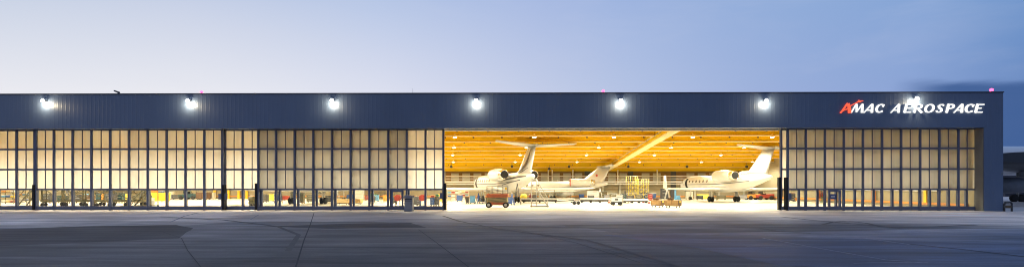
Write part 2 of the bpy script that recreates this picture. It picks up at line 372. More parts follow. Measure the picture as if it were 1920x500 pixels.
for k in range(72):                                                     # worn dashes along the door line
    x = gx(838+k*8.6, 2.9)
    mk.sheet([(x,2.7,.011),(x+.30,2.7,.011),(x+.44,3.15,.011),(x+.14,3.15,.011)])
structure(mk.build('floor_marking', mat('worn_yellow_marking', (.42,.33,.10), .6)))

# ------------------------------------------------------------------ hangar building
hangar = thing('hangar', 'long slate blue hangar with lit timber roof and wide open doorway', 'hangar')
ZT = gz(173.6, 0); ZF = gz(240, 0)
def ribbed(mb, x0, x1, z0, z1, y, pitch=.38):
    """front sheet with shallow trapezoid ribs"""
    xs = []; x = x0
    while x < x1-.01:
        xs += [(x, y), (x+.25, y), (x+.27, y-.004), (x+.36, y-.004)]; x += pitch
    xs = [(min(a, x1), b) for a, b in xs]+[(x1, y)]
    for (a, ya), (b, yb) in zip(xs, xs[1:]):
        if b-a > 1e-5: mb.sheet([(a,ya,z0),(b,yb,z0),(b,yb,z1),(a,ya,z1)])
XP = gx(1845, 0)
mb = MB(); ribbed(mb, XL, XR, ZF, ZT-.10, 0); mb.box(XL, .03, ZF, XR, .5, ZT-.10); ribbed(mb, XP, XR, 0, ZF, 0)
mb.build('upper_cladding', 'cladding', hangar)
mb = MB(); mb.box(XP+.004, .03, 0, XR, .95, ZF); mb.build('corner_pier', 'cladding', hangar)
MB().box(XP-.03, .05, 0, XP+.003, .95, ZF).build('pier_reveal', 'reveal', hangar)
MB().box(XL-.04, -.06, ZT-.10, XR+.04, .5, ZT).build('roof_coping', mat('dark_coping', (.05,.055,.08), .5), hangar)
MB().box(XL, .503, ZT-.5, XR-.003, YB+.5, ZT-.12).build('roof', 'ledge', hangar)
MB().box(XR-.4, .96, 0, XR-.003, YB+.5, ZT-.51).build('side_wall', 'wallwhite', hangar)
MB().box(XL, .53, 0, XL+.4, YB+.5, ZT-.51).build('side_wall', 'wallwhite', hangar)
MB().box(XL+.41, YB, 0, XR-.41, YB+.5, ZT-.51).build('back_wall', 'wallwhite', hangar)
MB().box(gx(832,2.4), 2.38, gz(244.6,2.38), gx(1462,2.4), 2.75, gz(244.6,2.38)+.45).build('door_track', mat('pale_track_metal', (.55,.55,.52), .45), hangar)
MB().box(XL+.41, 2.40, gz(244.6,2.38)+.46, XR-.41, 2.9, 9.3).build('header_lining', 'deckwood', hangar)
# timber roof: deck, cross beams, one main girder in view and its neighbours
MB().add([(XL+.4,.52,9.55),(XR-.4,.52,9.55),(XR-.4,YB,7.3),(XL+.4,YB,7.3),(XL+.4,.52,9.75),(XR-.4,.52,9.75),(XR-.4,YB,7.5),(XL+.4,YB,7.5)],
         [(0,1,2,3),(7,6,5,4),(0,4,5,1),(1,5,6,2),(2,6,7,3),(3,7,4,0)]).build('roof_deck', 'deckwood', hangar)
BEAMS = [(255.6,52.9),(266.7,57.6),(276.0,62.5),(283.3,67.6),(290.4,73.0),(297.2,78.8),(303.6,84.6),(314.4,92.0)]
for py, d in BEAMS:
    Y = d-DIST; z = gz(py, Y); top = 9.5-(9.55-7.3)*Y/YB
    bb = MB().box(XL+.42, Y, z+.13, XR-.42, Y+.24, top); k0 = (d*1.7) % 3.4; nb = len(bb.f)
    while XL+3+k0 < XR-2:                                              # dark steel connector plates set into the beam
        bb.box(XL+3+k0, Y-.015, z+.50, XL+3.17+k0, Y+.1, z+.68); k0 += 3.4
    bm_ = bb.build('roof_beam', 'timber', hangar); bm_.data.materials.append(M['dply'])
    for f in bm_.data.polygons: f.material_index = 1 if f.area < .1 else 0
    MB().box(XL+.43, Y-.07, z+.02, XR-.43, Y+.31, z+.127).build('lit_underside', 'palelit', bm_)  # added strip, its pale colour stands for the floor-lit beam bottom
MB().box(XL+.42, 49.6, gz(320.4,49.6), XR-.42, 49.9, gz(314.6,49.6)+.3).build('roof_beam', 'timber', hangar)
zg0, zg1 = gz(244.8, 2.95), gz(320, 49)+.05
def girder(x0, x1):
    mb = MB(); y0, y1 = 2.95, 49.55
    mb.add([(x0,y0,zg0+.12),(x1,y0,zg0+.12),(x1,y1,zg1+.12),(x0,y1,zg1+.12),(x0,y0,9.3),(x1,y0,9.3),(x1,y1,7.3),(x0,y1,7.3)],
           [(3,2,1,0),(4,5,6,7),(0,1,5,4),(1,2,6,5),(2,3,7,6),(3,0,4,7)])
    g = mb.build('main_girder', 'timber', hangar)
    MB().add([(x0-.02,y0,zg0),(x1+.02,y0,zg0),(x1+.02,y1,zg1),(x0-.02,y1,zg1),(x0-.02,y0,zg0+.115),(x1+.02,y0,zg0+.115),(x1+.02,y1,zg1+.115),(x0-.02,y1,zg1+.115)],
           [(3,2,1,0),(4,5,6,7),(0,1,5,4),(1,2,6,5),(2,3,7,6),(3,0,4,7)]).build('lit_underside', 'palelit', g)  # added strip, floor light on the girder's underside put into its colour
    c = MB()                                                            # cable tray clipped along the side of the girder
    c.tube((x0-.12,y0,zg0+.5),(x0-.12,y1,zg1+.45),.045,n=6); c.build('cable_tray', 'steel', g)
    return g
girder(gx(1259,2.95), gx(1276.5,2.95))
girder(gx(1259,2.95)-46, gx(1276.5,2.95)-46)
# back wall: timber framed clerestory, dark openings, pilasters, orange bumper rail
zc0, zc1 = gz(341, YB), gz(321, YB)
for a, b in ((0,830),(836,1417)):
    MB().box(gx(a,YB), YB-.09, zc0, gx(b,YB), YB-.003, zc1+.3).build('clerestory_frame', mat('amber_wall_timber', (.20,.11,.025), .6), hangar)
for a in list(range(846,1412,21)):
    if any(abs(a+7-k) < 12 for k in (1101,1182,1262)): continue
    MB().box(gx(a,YB), YB-.14, zc0+.22, gx(a+14.5,YB), YB-.093, zc1-.35).build('clerestory_panel', 'wallpanel', hangar)
for k in (1101,1182,1262):
    MB().box(gx(k-5,YB), YB-.20, 0 if k == 1262 else zc0, gx(k+5,YB), YB-.095, zc1+.2).build('dark_shaft', 'dsteel', hangar)
mb = MB(); mb.box(XL+.42, YB-.12, .34, XR-.42, YB-.003, .56); mb.build('bumper_rail', 'orange', hangar)
mb = MB(); mb.box(XR-.52, 3, .34, XR-.403, YB-.13, .56); mb.build('bumper_rail', 'orange', hangar)
for k in (402,428,447,462,1010,1056,1128,1160,1212,1300,1345,1392):
    MB().box(gx(k,YB), YB-.35, 0, gx(k+4,YB), YB-.125, zc0-.1).build('wall_pilaster', 'yellow' if k < 470 else 'wallpanel', hangar)
for y, m in ((7.5,'yellow'),(15.5,'orange'),(27,'orange'),(38,'orange')):
    MB().box(XR-.85, y, .57, XR-.525, y+.35, 5.5).build('wall_column', m, hangar)
for z in (1.75,):
    MB().box(XR-.60, 6, z, XR-.405, YB-.5, z+.28).build('wall_duct', 'white', hangar)
# white crane girders and drop pipes along the back wall
for i, (py, th) in enumerate(((331,.22),(335.5,.16),(341.5,.24),(345,.14))):
    o = MB().box(gx(836,49.0), 48.9-.25*i, gz(py,49), gx(1404,49.0), 49.1-.25*i, gz(py,49)+th).build('wall_gantry_rail', 'white' if i != 1 else 'steel')
    tag(o, ['white steel gantry rail highest along the back wall', 'grey steel gantry rail just under the highest white one', 'thick white gantry rail across the middle of the back wall', 'thin white gantry rail lowest along the back wall'][i], 'rail', 'gantry rails along the back wall')
for k in (1028,1035.5,1074,1158,1232):
    MB().tube((gx(k,48.7),48.55,gz(346,48.7)),(gx(k,48.7),48.55,gz(318,48.7)),.13,n=8).build('hanger_post', 'white', hangar)

# ------------------------------------------------------------------ sliding door leaves
ZD = gz(240.5, .9); ROWS = (gz(278.6,.9), gz(316.8,.9), gz(354.5,.9)); ZSILL = gz(388.3,.9)
def leaf(label, px0, px1, Y, yd=.9, bays=10, bumper=(), doorbay=None, boxes=(), brace=()):
    """px0, px1 are where the leaf's edges show at plane Y"""
    x0, x1 = gx(px0, Y), gx(px1, Y); bw = (x1-x0)/bays
    t = thing('sliding_door', label, 'hangar door', (x0, Y, 0), 0, 'sliding leaves of the hangar doors')
    W_ = x1-x0; f = MB(); hw = .082
    zs = [.42, ROWS[2], ROWS[1], ROWS[0], ZD]
    for i in range(bays+1):
        c = min(max(i*bw, hw), W_-hw)
        f.box(c-hw, -.10, .02, c+hw, .12, ZD)
    segs = [(max(i*bw, 2*hw if i == 0 else 0)+(hw if i else 0), ((i+1)*bw-hw) if i < bays-1 else W_-2*hw) for i in range(bays)]
    for i, (a, b) in enumerate(segs):
        for z in (ROWS[2], ROWS[1], ROWS[0]): f.box(a+.002, -.06, z-.075, b-.002, .08, z+.075)
        f.box(a+.002, -.08, ZD-.16, b-.002, .1, ZD-.004)
        c = (a+b)/2
        if i != doorbay: f.box(a+.002, -.07, .30, b-.002, .09, .40)
        f.box(c-.028, -.04, ROWS[2]+.077, c+.028, .06, ROWS[1]-.077)       # slim centre bars of the upper panels
        f.box(c-.028, -.04, ROWS[1]+.077, c+.028, .06, ROWS[0]-.077)
        f.box(c-.028, -.04, ROWS[0]+.077, c+.028, .06, ZD-.162)
    f.build('frame', 'doorframe', t)
    k = MB()
    for i, (a, b) in enumerate(segs): k.box(a+.003, -.075, .04, b-.003, .085, .298)
    k.build('kick_plate', 'doorframe', t)
    for i, (a, b) in enumerate(segs):
        for z0, z1 in ((ROWS[2],ROWS[1]),(ROWS[1],ROWS[0]),(ROWS[0],ZD-.09)):
            MB().sheet([(a,.02,z0+.07),(b,.02,z0+.07),(b,.02,z1-.07),(a,.02,z1-.07)]).build('translucent_panel', 'panel', t)
        if i != doorbay:
            MB().sheet([(a,.01,.39),(b,.01,.39),(b,.01,ROWS[2]-.07),(a,.01,ROWS[2]-.07)]).build('window', 'glass', t)
        else:
            ra, rb = a+.22, b-.22; zt = ROWS[2]-.08
            d = MB(); d.box(ra, -.13, .05, ra+.16, .05, zt); d.box(rb-.16, -.13, .05, rb, .05, zt); d.box(ra+.162, -.13, zt-.16, rb-.162, .05, zt); d.box(ra+.162, -.13, .05, rb-.162, .05, .42)
            dd = d.build('pedestrian_door', 'doorframe', t)
            MB().sheet([(ra+.15,-.03,.41),(rb-.15,-.03,.41),(rb-.15,-.03,zt-.15),(ra+.15,-.03,zt-.15)]).build('door_glass', 'glass', dd)
            MB().tube((rb-.08,-.20,.95),(rb-.08,-.20,1.25),.02).build('door_handle', 'steel', dd)
            for p, q in ((a, ra-.003), (rb+.003, b)):
                MB().sheet([(p,.01,.05),(q,.01,.05),(q,.01,zt),(p,.01,zt)]).build('window', 'glass', t)
    for i in brace:                                                     # thin diagonal rods behind the panels
        b_ = MB(); a, b = i*bw, (i+1)*bw
        for z0, z1 in ((ROWS[2],ROWS[1]),(ROWS[1],ROWS[0]),(ROWS[0],ZD)):
            b_.tube((a,.16,z0),(b,.16,z1),.022,n=5); b_.tube((a,.19,z1),(b,.19,z0),.022,n=5)
        b_.build('cross_brace', 'doorframe', t)
    for e in bumper:
        c = -.07 if e < 0 else W_+.07
        MB().box(c-.11, -.16, .05, c+.11, .16, gz(333 if px0 < 700 or px0 > 1400 else 346, .9) if False else gz(346 if px0 < 400 else 332 if px0 > 1400 else 343, .9)).build('bumper_strip', 'rubber', t)
    for c, z in boxes:
        MB().box(c-.14, -.19, z, c+.14, -.105, z+.58).build('lock_box', 'doorframe', t, .01)
    return t
Y1, Y2 = .9, 1.24
sz = 1.22
lB = leaf('closed hangar door leaf in the middle of the unbroken lit left run', 67, 419, Y1, bumper=(-1,1), boxes=((.30,1.0),) if False else (), brace=(2,5))
wB = gx(419,Y1)-gx(67,Y1)
MB().box(wB-.36, -.19, 1.02, wB-.10, -.105, 1.58).build('lock_box', 'doorframe', lB, .01)
MB().box(wB+.22, -.19, 1.02, wB+.46, -.105, 1.58).build('lock_box', 'doorframe', lB, .01)
leaf('closed hangar door leaf cut off by the left edge of the photo', -285, 67.5, Y2, brace=(6,))
leaf('hidden back hangar door leaf continuing left out of the photo', -640, -286, Y1)
lC = leaf('hangar door leaf with grey cabinet and glazed pedestrian door, beside the open doorway', 483, 833, Y1, bumper=(-1,1), doorbay=7, brace=(2,7))
leaf('hangar door leaf stacked behind the one with the grey cabinet in front', 421, 768, Y2, brace=(4,9))
lE = leaf('front hangar door leaf under the illuminated company sign', 1475, 1832, Y1, bumper=(-1,), doorbay=2, brace=(2,))
leaf('hangar door leaf stacked behind the one under the company sign', 1462.5, 1813, Y2, bumper=(-1,), brace=(6,))
MB().box(.06, -.19, 1.05, .34, -.105, 1.62).build('lock_box', 'doorframe', lE, .01)
MB().box(gx(833,Y1)-gx(483,Y1)-.40, -.19, 1.05, gx(833,Y1)-gx(483,Y1)-.12, -.105, 1.62).build('lock_box', 'doorframe', lC, .01)
pd = [c for c in lE.children if c.name.startswith('pedestrian_door')][0]
bwE = (gx(1832,Y1)-gx(1475,Y1))/10
MB().box(2*bwE+.50, -.045, 1.05, 2*bwE+1.02, -.032, 1.52).build('notice_board', 'blue', pd)
MB().box(2*bwE+.56, -.052, 1.24, 2*bwE+.90, -.047, 1.36).build('notice_paper', 'white', pd)
# ------------------------------------------------------------------ floodlights, beacons, sign, cabinet
FL = [('leftmost floodlight on the hangar fascia', 82), ('second floodlight from the left on the hangar fascia', 353), ('fascia floodlight above the stacked door leaves left of the doorway', 623),
      ('fascia floodlight above the jet with the striped tail fin', 893), ('fascia floodlight above the middle of the open doorway', 1164), ('fascia floodlight above the right end of the open doorway', 1436), ('floodlight directly above the white sign lettering', 1718)]
for i, (lab, px) in enumerate(FL):
    p = at(px, 189 - (4 if i == 6 else 0), -.24)
    t = thing('floodlight', 'lit white '+lab, 'floodlight', p, 0, 'floodlights along the fascia')
    MB().lathe([(-.10,.155),(.02,.155),(.08,.09)],'y').build('housing', 'steel', t)
    MB().lathe([(-.13,.13),(-.112,.16),(-.102,.16)],'y').build('lens', 'flood_on', t)
    for k in (-.08,.08): MB().tube((k,.09,0),(k,.235,.03),.02).build('bracket', 'dsteel', t)
    la = bpy.data.lights.new('flood_beam', 'POINT'); la.energy = 165; la.color = (1,.80,.50); la.shadow_soft_size = .14
    lo = bpy.data.objects.new('flood_beam', la); C.objects.link(lo); lo.parent = t; lo.location = (0,-.13,-.27)
for lab, px, py in (('small red obstruction light on the roof edge by the second floodlight', 378, 174), ('small red obstruction light on the roof edge above the doorway', 1131, 171.5), ('bright red obstruction light on the roof corner above the pier', 1859, 169)):
    p = at(px, py, .3); big = 1.15 if px > 1800 else 1.0
    t = thing('obstruction_light', lab, 'beacon', (p.x, p.y, ZT), 0, 'red obstruction lights on the roof edge')
    MB().tube((0,0,0),(0,0,.10),.05).build('mount', 'dsteel', t)
    MB(big).lathe([(.10/big,.10),(.16,.13),(.24,.12),(.30,.05)],'z').build('lens', 'beacon_on', t)
    la = bpy.data.lights.new('beacon_light', 'POINT'); la.energy = 3; la.color = (1,.1,.2); la.shadow_soft_size = .1
    lo = bpy.data.objects.new('beacon_light', la); C.objects.link(lo); lo.parent = t; lo.location = (0,-.3,.3)
p = at(219, 175, .3); t = thing('roof_camera', 'small dark tilted camera on the roof edge at left', 'camera', (p.x,.3,ZT))
MB().tube((.12,0,0),(.12,0,.16),.05).build('mount', 'dsteel', t); MB().add([(-.2,-.1,.24),(.22,-.1,.08),(.22,.1,.08),(-.2,.1,.24),(-.2,-.1,.36),(.22,-.1,.22),(.22,.1,.22),(-.2,.1,.36)], [(3,2,1,0),(4,5,6,7),(0,1,5,4),(1,2,6,5),(2,3,7,6),(3,0,4,7)]).build('body', 'dsteel', t)
p = at(774, 173, .3); tag(MB().tube((p.x,.3,ZT-.02),(p.x,.3,ZT+.45),.015,.008).build('antenna', 'steel'), 'thin short antenna mast on the roof edge', 'antenna')

sign = thing('company_sign', 'illuminated white and red company lettering on the dark fascia', 'sign', at(1710, 203, -.12))
SO = sign.location
def sp(zx, zy): return at(1540+zx/5, 160+zy/5, -.12)-Vector(SO)
def stroke(mb, pts, ws, y):
    lft, rgt = [], []
    for i, p in enumerate(pts):
        a = Vector(pts[max(0,i-1)]); b = Vector(pts[min(len(pts)-1,i+1)]); d = b-a; nv = Vector((-d.y, d.x)).normalized()*ws[i]/2
        lft.append(Vector(p)+nv); rgt.append(Vector(p)-nv)
    q = lambda v: sp(v.x, v.y)
    for i in range(len(pts)-1):
        c = [q(lft[i]), q(rgt[i]), q(rgt[i+1]), q(lft[i+1])]
        mb.add([(v.x, y, v.z) for v in c]+[(v.x, .10, v.z) for v in c], [(0,1,2,3),(7,6,5,4),(0,4,5,1),(1,5,6,2),(2,6,7,3),(3,7,4,0)])
def letter(ch, x0, x1, yt, yb, m='sign_white'):
    w, h = x1-x0, yb-yt; sh = .26*h
    P = lambda u, v: (x0+u*(w-sh)+v*sh, yb-v*h)
    T, t = .20*h, .085*h; mb = MB(); y = [-.02]
    def S(uv, ws): stroke(mb, [P(*p) for p in uv], ws, y[0]); y[0] -= .003
    def arc(cu, cv, ru, rv, a0, a1, wf, k=14):
        pts = [(cu+ru*math.cos(math.radians(a0+(a1-a0)*i/k)), cv+rv*math.sin(math.radians(a0+(a1-a0)*i/k))) for i in range(k+1)]
        S(pts, [wf(math.radians(a0+(a1-a0)*i/k)) for i in range(k+1)])
    tk = lambda a: t+(T-t)*abs(math.cos(a))
    if ch == 'A': S([(-.12,0),(.66,1)],[t*.8,t]); S([(.70,1),(.94,0)],[T*.9,T]); S([(.2,.28),(.85,.28)],[t,t])
    if ch == 'M': S([(-.05,0),(.22,1)],[t,t]); S([(.25,1),(.43,.08)],[T*.85,T*.5]); S([(.43,.05),(.80,1)],[t*.7,t]); S([(.80,1),(.97,0)],[T*.9,T])
    if ch == 'C': arc(.55,.5,.50,.45, 48, 318, tk); S([(.93,.93),(.88,.66)],[t*1.2,t*.6])
    if ch == 'E': S([(.16,0),(.16,1)],[T,T]); S([(.1,.94),(1.0,.94)],[t,t*1.3]); S([(.2,.51),(.78,.51)],[t,t]); S([(.1,.06),(1.02,.06)],[t,t*1.4])
    if ch in 'RP': S([(.16,0),(.16,1)],[T,T]); arc(.45,.72,.42,.235, 120, -118, lambda a: t+(T*.8-t)*max(0,math.cos(a)), 12); S([(.1,.95),(.45,.95)],[t,t])
    if ch == 'R': S([(.48,.46),(1.06,.0)],[T*.8,T])
    if ch == 'O': arc(.5,.5,.46,.45, 0, 360, tk, 20)
    if ch == 'S': S([(.93,.80),(.74,.95),(.42,.93),(.24,.74),(.42,.56),(.70,.42),(.82,.24),(.62,.06),(.28,.06),(.06,.24)],[t*1.2,t,t*1.1,T*.9,T,T,T*.9,t*1.1,t,t*1.3])
    return mb.build('letter', m, sign)
for ch, a, b in (('M',288,408),('A',411,502),('C',508,597),('A',664,752),('E',772,858),('R',862,962),('O',968,1068),('S',1072,1160),('P',1165,1262),('A',1256,1345),('C',1347,1440),('E',1437,1530)):
    letter(ch, a, b, 174, 255)
mb = MB(); stroke(mb, [(182,257),(205,230),(248,168)], [10,11,12], -.02); stroke(mb, [(256,168),(264,205),(269,257)], [17,22,27], -.026); stroke(mb, [(206,236),(240,222),(262,212)], [8,8,8], -.032)
mb.build('red_letter', 'sign_red', sign)
mb = MB(); stroke(mb, [(266,196),(320,168),(352,152),(384,143)], [7,5,8,4], -.035); stroke(mb, [(350,139),(362,150),(366,158)], [5,8,4], -.04); stroke(mb, [(372,148),(392,146)], [9,3], -.045)
mb.build('aircraft_emblem', 'sign_red', sign)

p = gnd(767, 396.3)
t = thing('metal_cabinet', 'grey metal cabinet standing on the apron before the pedestrian door', 'cabinet', (gx(767,-.3), -.3, 0))
MB().box(-.36,-.28,.06,.36,.28,1.18).build('body', 'grey', t, .015); MB().box(-.40,-.33,1.20,.40,.33,1.42).build('hood', 'grey', t, .03)
MB().box(-.38,-.30,0,.38,.30,.058).build('plinth', 'dsteel', t); MB().box(-.32,-.30,1.06,.32,-.284,1.12).build('vent_slot', 'hollow', t); MB().box(-.30,-.30,.92,.30,-.284,.97).build('vent_slot', 'hollow', t)
MB().box(.24,-.31,.55,.28,-.283,.75).build('handle', 'dsteel', t)
# bollard hoop by the corner, wall lamp on the side wall
p = gnd(1890, 395.5); t = thing('guard_hoop', 'dark steel hoop barrier beside the hangar corner', 'barrier', p)
MB().path([(-.33,0,0),(-.33,0,.62),(-.26,0,.78),(.22,0,.82),(.33,0,.70),(.33,0,0)],.075,8).build('hoop', 'dsteel', t); MB().box(-.30,-.04,.28,.30,.04,.52).build('sign_plate', mat('faded_amber', (.12,.08,.04), .6), t)
p = at(1885, 288.5, 5); t = thing('wall_lamp', 'small grey bulkhead lamp on the side wall of the hangar', 'lamp', (XR, 5, p.z))
MB().lathe([(0,.10),(.1,.17),(.55,.15),(.68,.06)],'x').build('shade', 'grey', t)

# ------------------------------------------------------------------ high bay lamps
lamp = None
def bay(px, py, Y, lab, pw=1.0):
    global lamp
    p = at(px, py, Y)
    if lamp is None:
        lamp = thing('high_bay_lamp', lab, 'lamp', p, 0, 'high bay lamps under the roof beams')
        MB().lathe([(.02,.22),(.10,.22),(.30,.10),(.42,.05)],'z').build('housing', 'palelit', lamp)
        MB().lathe([(0,.19),(.018,.19)],'z').build('lens', 'lamp_on', lamp)
        la = bpy.data.lights.new('bay_light', 'SPOT'); la.energy = BAYW; la.color = (1,.935,.70); la.spot_size = math.radians(165); la.spot_blend = .5; la.shadow_soft_size = .3
        lo = bpy.data.objects.new('bay_light', la); C.objects.link(lo); lo.parent = lamp; lo.location = (0,0,-.08)
        return lamp
    return dup(lamp, p, None, lab)
BAYW = 4300
ROWY = [9.1, 18.6, 29.2, 40.8]; ROWP = [257.5, 277, 291, 304]
cols = {0: [853,1002,1151,1299,1448], 1: [851,987,1122.6,1258.6,1395], 2: [849,975,1100,1227,1352], 3: [850,966,1082,1199,1315]}
rn = ['front row', 'second row', 'third row', 'rear row']; cn = ['leftmost', 'second from left', 'third', 'fourth', 'rightmost']
for r in range(4):
    for i, px in enumerate(cols[r]):
        bay(px, ROWP[r], ROWY[r]-.10, 'lit high bay lamp, %s of the %s under the timber roof' % (cn[i], rn[r]))
    X0 = gx(cols[r][0], ROWY[r])
    k = 1
    while X0-8.9*k > XL+3:
        q = at(1010, ROWP[r], ROWY[r]-.10)
        dup(lamp, (X0-8.9*k, ROWY[r]-.10, q.z), None, 'high bay lamp hidden behind the closed left doors'); k += 1
    X1 = gx(cols[r][-1], ROWY[r]); k = 1
    while X1+8.9*k < XR-2:
        q = at(1010, ROWP[r], ROWY[r]-.10)
        dup(lamp, (X1+8.9*k, ROWY[r]-.10, q.z), None, 'high bay lamp hidden behind the closed right doors'); k += 1
spk = None
for px, py, lab in ((846,312,'leftmost'),(960,311.5,'over the engine of the striped jet'),(1030,316,'smallest, beside the thin wall posts'),(1067,312,'right of the striped jet fin'),(1178,311.8,'right of the white tail fin'),(1288,311.8,'left of the right jet'),(1400,311.8,'beside the fin of the right jet')):
    p = at(px, py, 47.0)
    lab = 'dark round loudspeaker hanging from the rear roof beam, '+lab
    if spk is None:
        spk = thing('loudspeaker', lab, 'loudspeaker', p, 0, 'loudspeakers under the rear roof beam')
        MB().lathe([(-.35,.16),(-.1,.26),(.15,.24),(.25,.1)],'y').build('horn', 'dsteel', spk); MB().tube((0,0,.2),(0,0,.75),.03).build('hanger', 'dsteel', spk)
    else: dup(spk, p, None, lab)

# ------------------------------------------------------------------ business jets
def ellring(y, r, zc, n=28, rz=None):
    rz = rz or r
    return [(r*math.cos(2*PI*i/n), y, zc+rz*math.sin(2*PI*i/n)) for i in range(n)]
FUS = [(15.3,.04,2.35),(15.1,.22,2.37),(14.6,.48,2.43),(13.8,.76,2.55),(12.9,.98,2.70),(11.8,1.13,2.80),(10.6,1.19,2.85),(9,1.2,2.86),(-3,1.2,2.86),(-5,1.13,2.93),(-7,.98,3.06),(-8.8,.76,3.22),(-10.4,.50,3.38),(-11.6,.28,3.48),(-12.0,.12,3.5)]
def fus_at(y):
    for (a, ra, za), (b, rb, zb) in zip(FUS, FUS[1:]):
        if b <= y <= a:
            k = (a-y)/(a-b); return ra+(rb-ra)*k, za+(zb-za)*k
    return FUS[-1][1:]
def foil(x, le, te, z, th, vertical=False, n=7):
    up, lo = [], []
    for i in range(n+1):
        k = i/n; c = le+(te-le)*k; h = th*(le-te)*2.6*(math.sqrt(k)*(1-k)*.62)
        up.append((c, h)); lo.append((c, -h*.8))
    pts = up+lo[::-1][1:-1]
    return [((x+h, c, z) if vertical else (x, c, z+h)) for c, h in pts]
def jet(label, X, Y, psi, s, marks='plain', tips=True, eng=0):
    t = thing('business_jet', label, 'business jet', (X, Y, 0), psi, 'business jets parked in the hangar')
    fu = MB(s).loft([ellring(*q) for q in FUS]).build('fuselage', 'jet', t)
    MB(s).loft([[(1.5*math.cos(a)*k, y, 1.93+.48*math.sin(a)*k) for a in [2*PI*i/20 for i in range(20)]] for y, k in ((4.6,.25),(3.6,.75),(2.2,1),(-1.5,1),(-3,.75),(-4.2,.2))]).build('wing_fairing', 'jet', fu)
    for sd in (-1, 1):
        w = MB(s).loft([foil(sd*.9, 3.4, -2.2, 1.80, .11), foil(sd*4, .9, -3.0, 1.86, .10), foil(sd*11.0, -4.4, -6.1, 1.98, .09), foil(sd*11.35, -4.7, -6.25, 2.08, .08)]).build('wing', 'jet', t)
        if tips: MB(s).loft([foil(sd*11.3, -4.7, -6.25, 2.02, .07, True), foil(sd*11.45, -5.1, -6.4, 2.4, .07, True), foil(sd*11.75, -6.0, -6.8, 3.75, .07, True)]).build('winglet', 'jet', w)
        MB(s).loft([foil(sd*.05, -10.2, -12.8, 7.10, .16), foil(sd*4.9, -12.3, -13.5, 7.36, .16)]).build('tailplane', 'jet', t)
        e = MB(s).lathe([(-1.5,.60),(-1.55,.72),(-1.9,.80),(-3.2,.84),(-5.0,.80),(-6.1,.66),(-6.15,.60)], 'y', (sd*2.02,eng,3.78), 24).build('engine', 'jet', t)
        MB(s).lathe([(-6.10,.655),(-6.9,.57),(-6.9,.50),(-6.2,.50)], 'y', (sd*2.02,eng,3.78), 24, False).build('exhaust_ring', 'chrome', e)
        MB(s).lathe([(-6.88,.505),(-6.5,.50),(-6.5,.02)], 'y', (sd*2.02,eng,3.78), 24).build('exhaust_core', 'hollow', e)
        MB(s).lathe([(-1.49,.60),(-1.75,.50),(-1.75,.05)], 'y', (sd*2.02,eng,3.78), 24).build('intake', 'hollow', e)
        MB(s).loft([foil(sd*.6, eng-2.6, eng-6.2, 3.55, .07), foil(sd*1.5, eng-2.8, eng-6.0, 3.72, .07)]).build('pylon', 'jet', e)
        # main gear
        g = MB(s); g.tube((sd*2.05,0,.4),(sd*2.05,.05,1.85),.10); g.tube((sd*2.05,.6,1.75),(sd*2.05,.05,.75),.05); g.tube((sd*1.3,.1,1.75),(sd*2.0,.05,.95),.05)
        g = g.build('main_gear', 'steel', t)
        MB(s).box(sd*2.05-.03, -.45, .75, sd*2.05+.03, .5, 1.7).build('gear_door', 'jet', g)
        for dx in (-.24, .24):
            MB(s).lathe([(-.13,.30),(-.12,.40),(-.05,.435),(.05,.435),(.12,.40),(.13,.30)], 'x', (sd*2.05+dx,0,.435), 20).build('wheel', 'tyre', g)
        # cabin windows
        for i in range(6):
            y = 9.3-1.25*i; r, zc = fus_at(y); z = 3.16; ring = []
            for k in range(14):
                a = 2*PI*k/14; yy = y+.26*math.cos(a); zz = z+.20*math.sin(a); ring.append((sd*(math.sqrt(max(0,(r+.008)**2-(zz-zc)**2))), yy, zz))
            MB(s).sheet(ring).build('cabin_window', 'glassdark', fu)
        # windshield side panes
        pane = []
        for y, z in ((13.55,2.98),(12.75,2.90),(12.3,2.98),(12.45,3.28),(13.0,3.25)):
            r, zc = fus_at(y); pane.append((sd*math.sqrt(max(.01,(r+.012)**2-(z-zc)**2)), y, z))
        MB(s).sheet(pane).build('windshield', 'glassdark', fu)
        # cheat line
        st = MB(s); ys = [12-.75*i for i in range(30)]
        def band(st, ys, zf, h, off=.008):
            for a, b in zip(ys, ys[1:]):
                q = []
                for y, z in ((a,zf(a)),(a,zf(a)+h),(b,zf(b)+h),(b,zf(b))):
                    r, zc = fus_at(y); q.append((sd*math.sqrt(max(.0009,(r+off)**2-(z-zc)**2)), y, z))
                st.sheet(q)
        band(st, [y for y in ys if y > -9], lambda y: 2.62+(.03*(-y) if y < 0 else 0)+(.02*max(0,-y-4)), .08)
        if marks == 'striped':
            band(st, [-1.5-.6*i for i in range(16)], lambda y: 2.95+.055*(-y-1.5), .16); band(st, [-3-.6*i for i in range(13)], lambda y: 3.0+.10*(-y-3)-.10*max(0,-y-8), .09)
            band(st, [-3-.5*i for i in range(13)], lambda y: 2.42+.10*(-y-3), .12)
        st.build('cheat_line', 'jetdark', fu)
    fin = MB(s).loft([foil(0, -4.2, -11.0, 3.7, .045, True), foil(0, -6.6, -11.2, 4.3, .07, True), foil(0, -10.0, -12.6, 7.10, .08, True)]).build('tail_fin', 'jet', t)
    MB(s).lathe([(-9.5,.04),(-9.9,.16),(-11,.22),(-12.4,.17),(-13.2,.05)], 'y', (0,0,7.18), 14).build('fin_bullet', 'jet', fin)
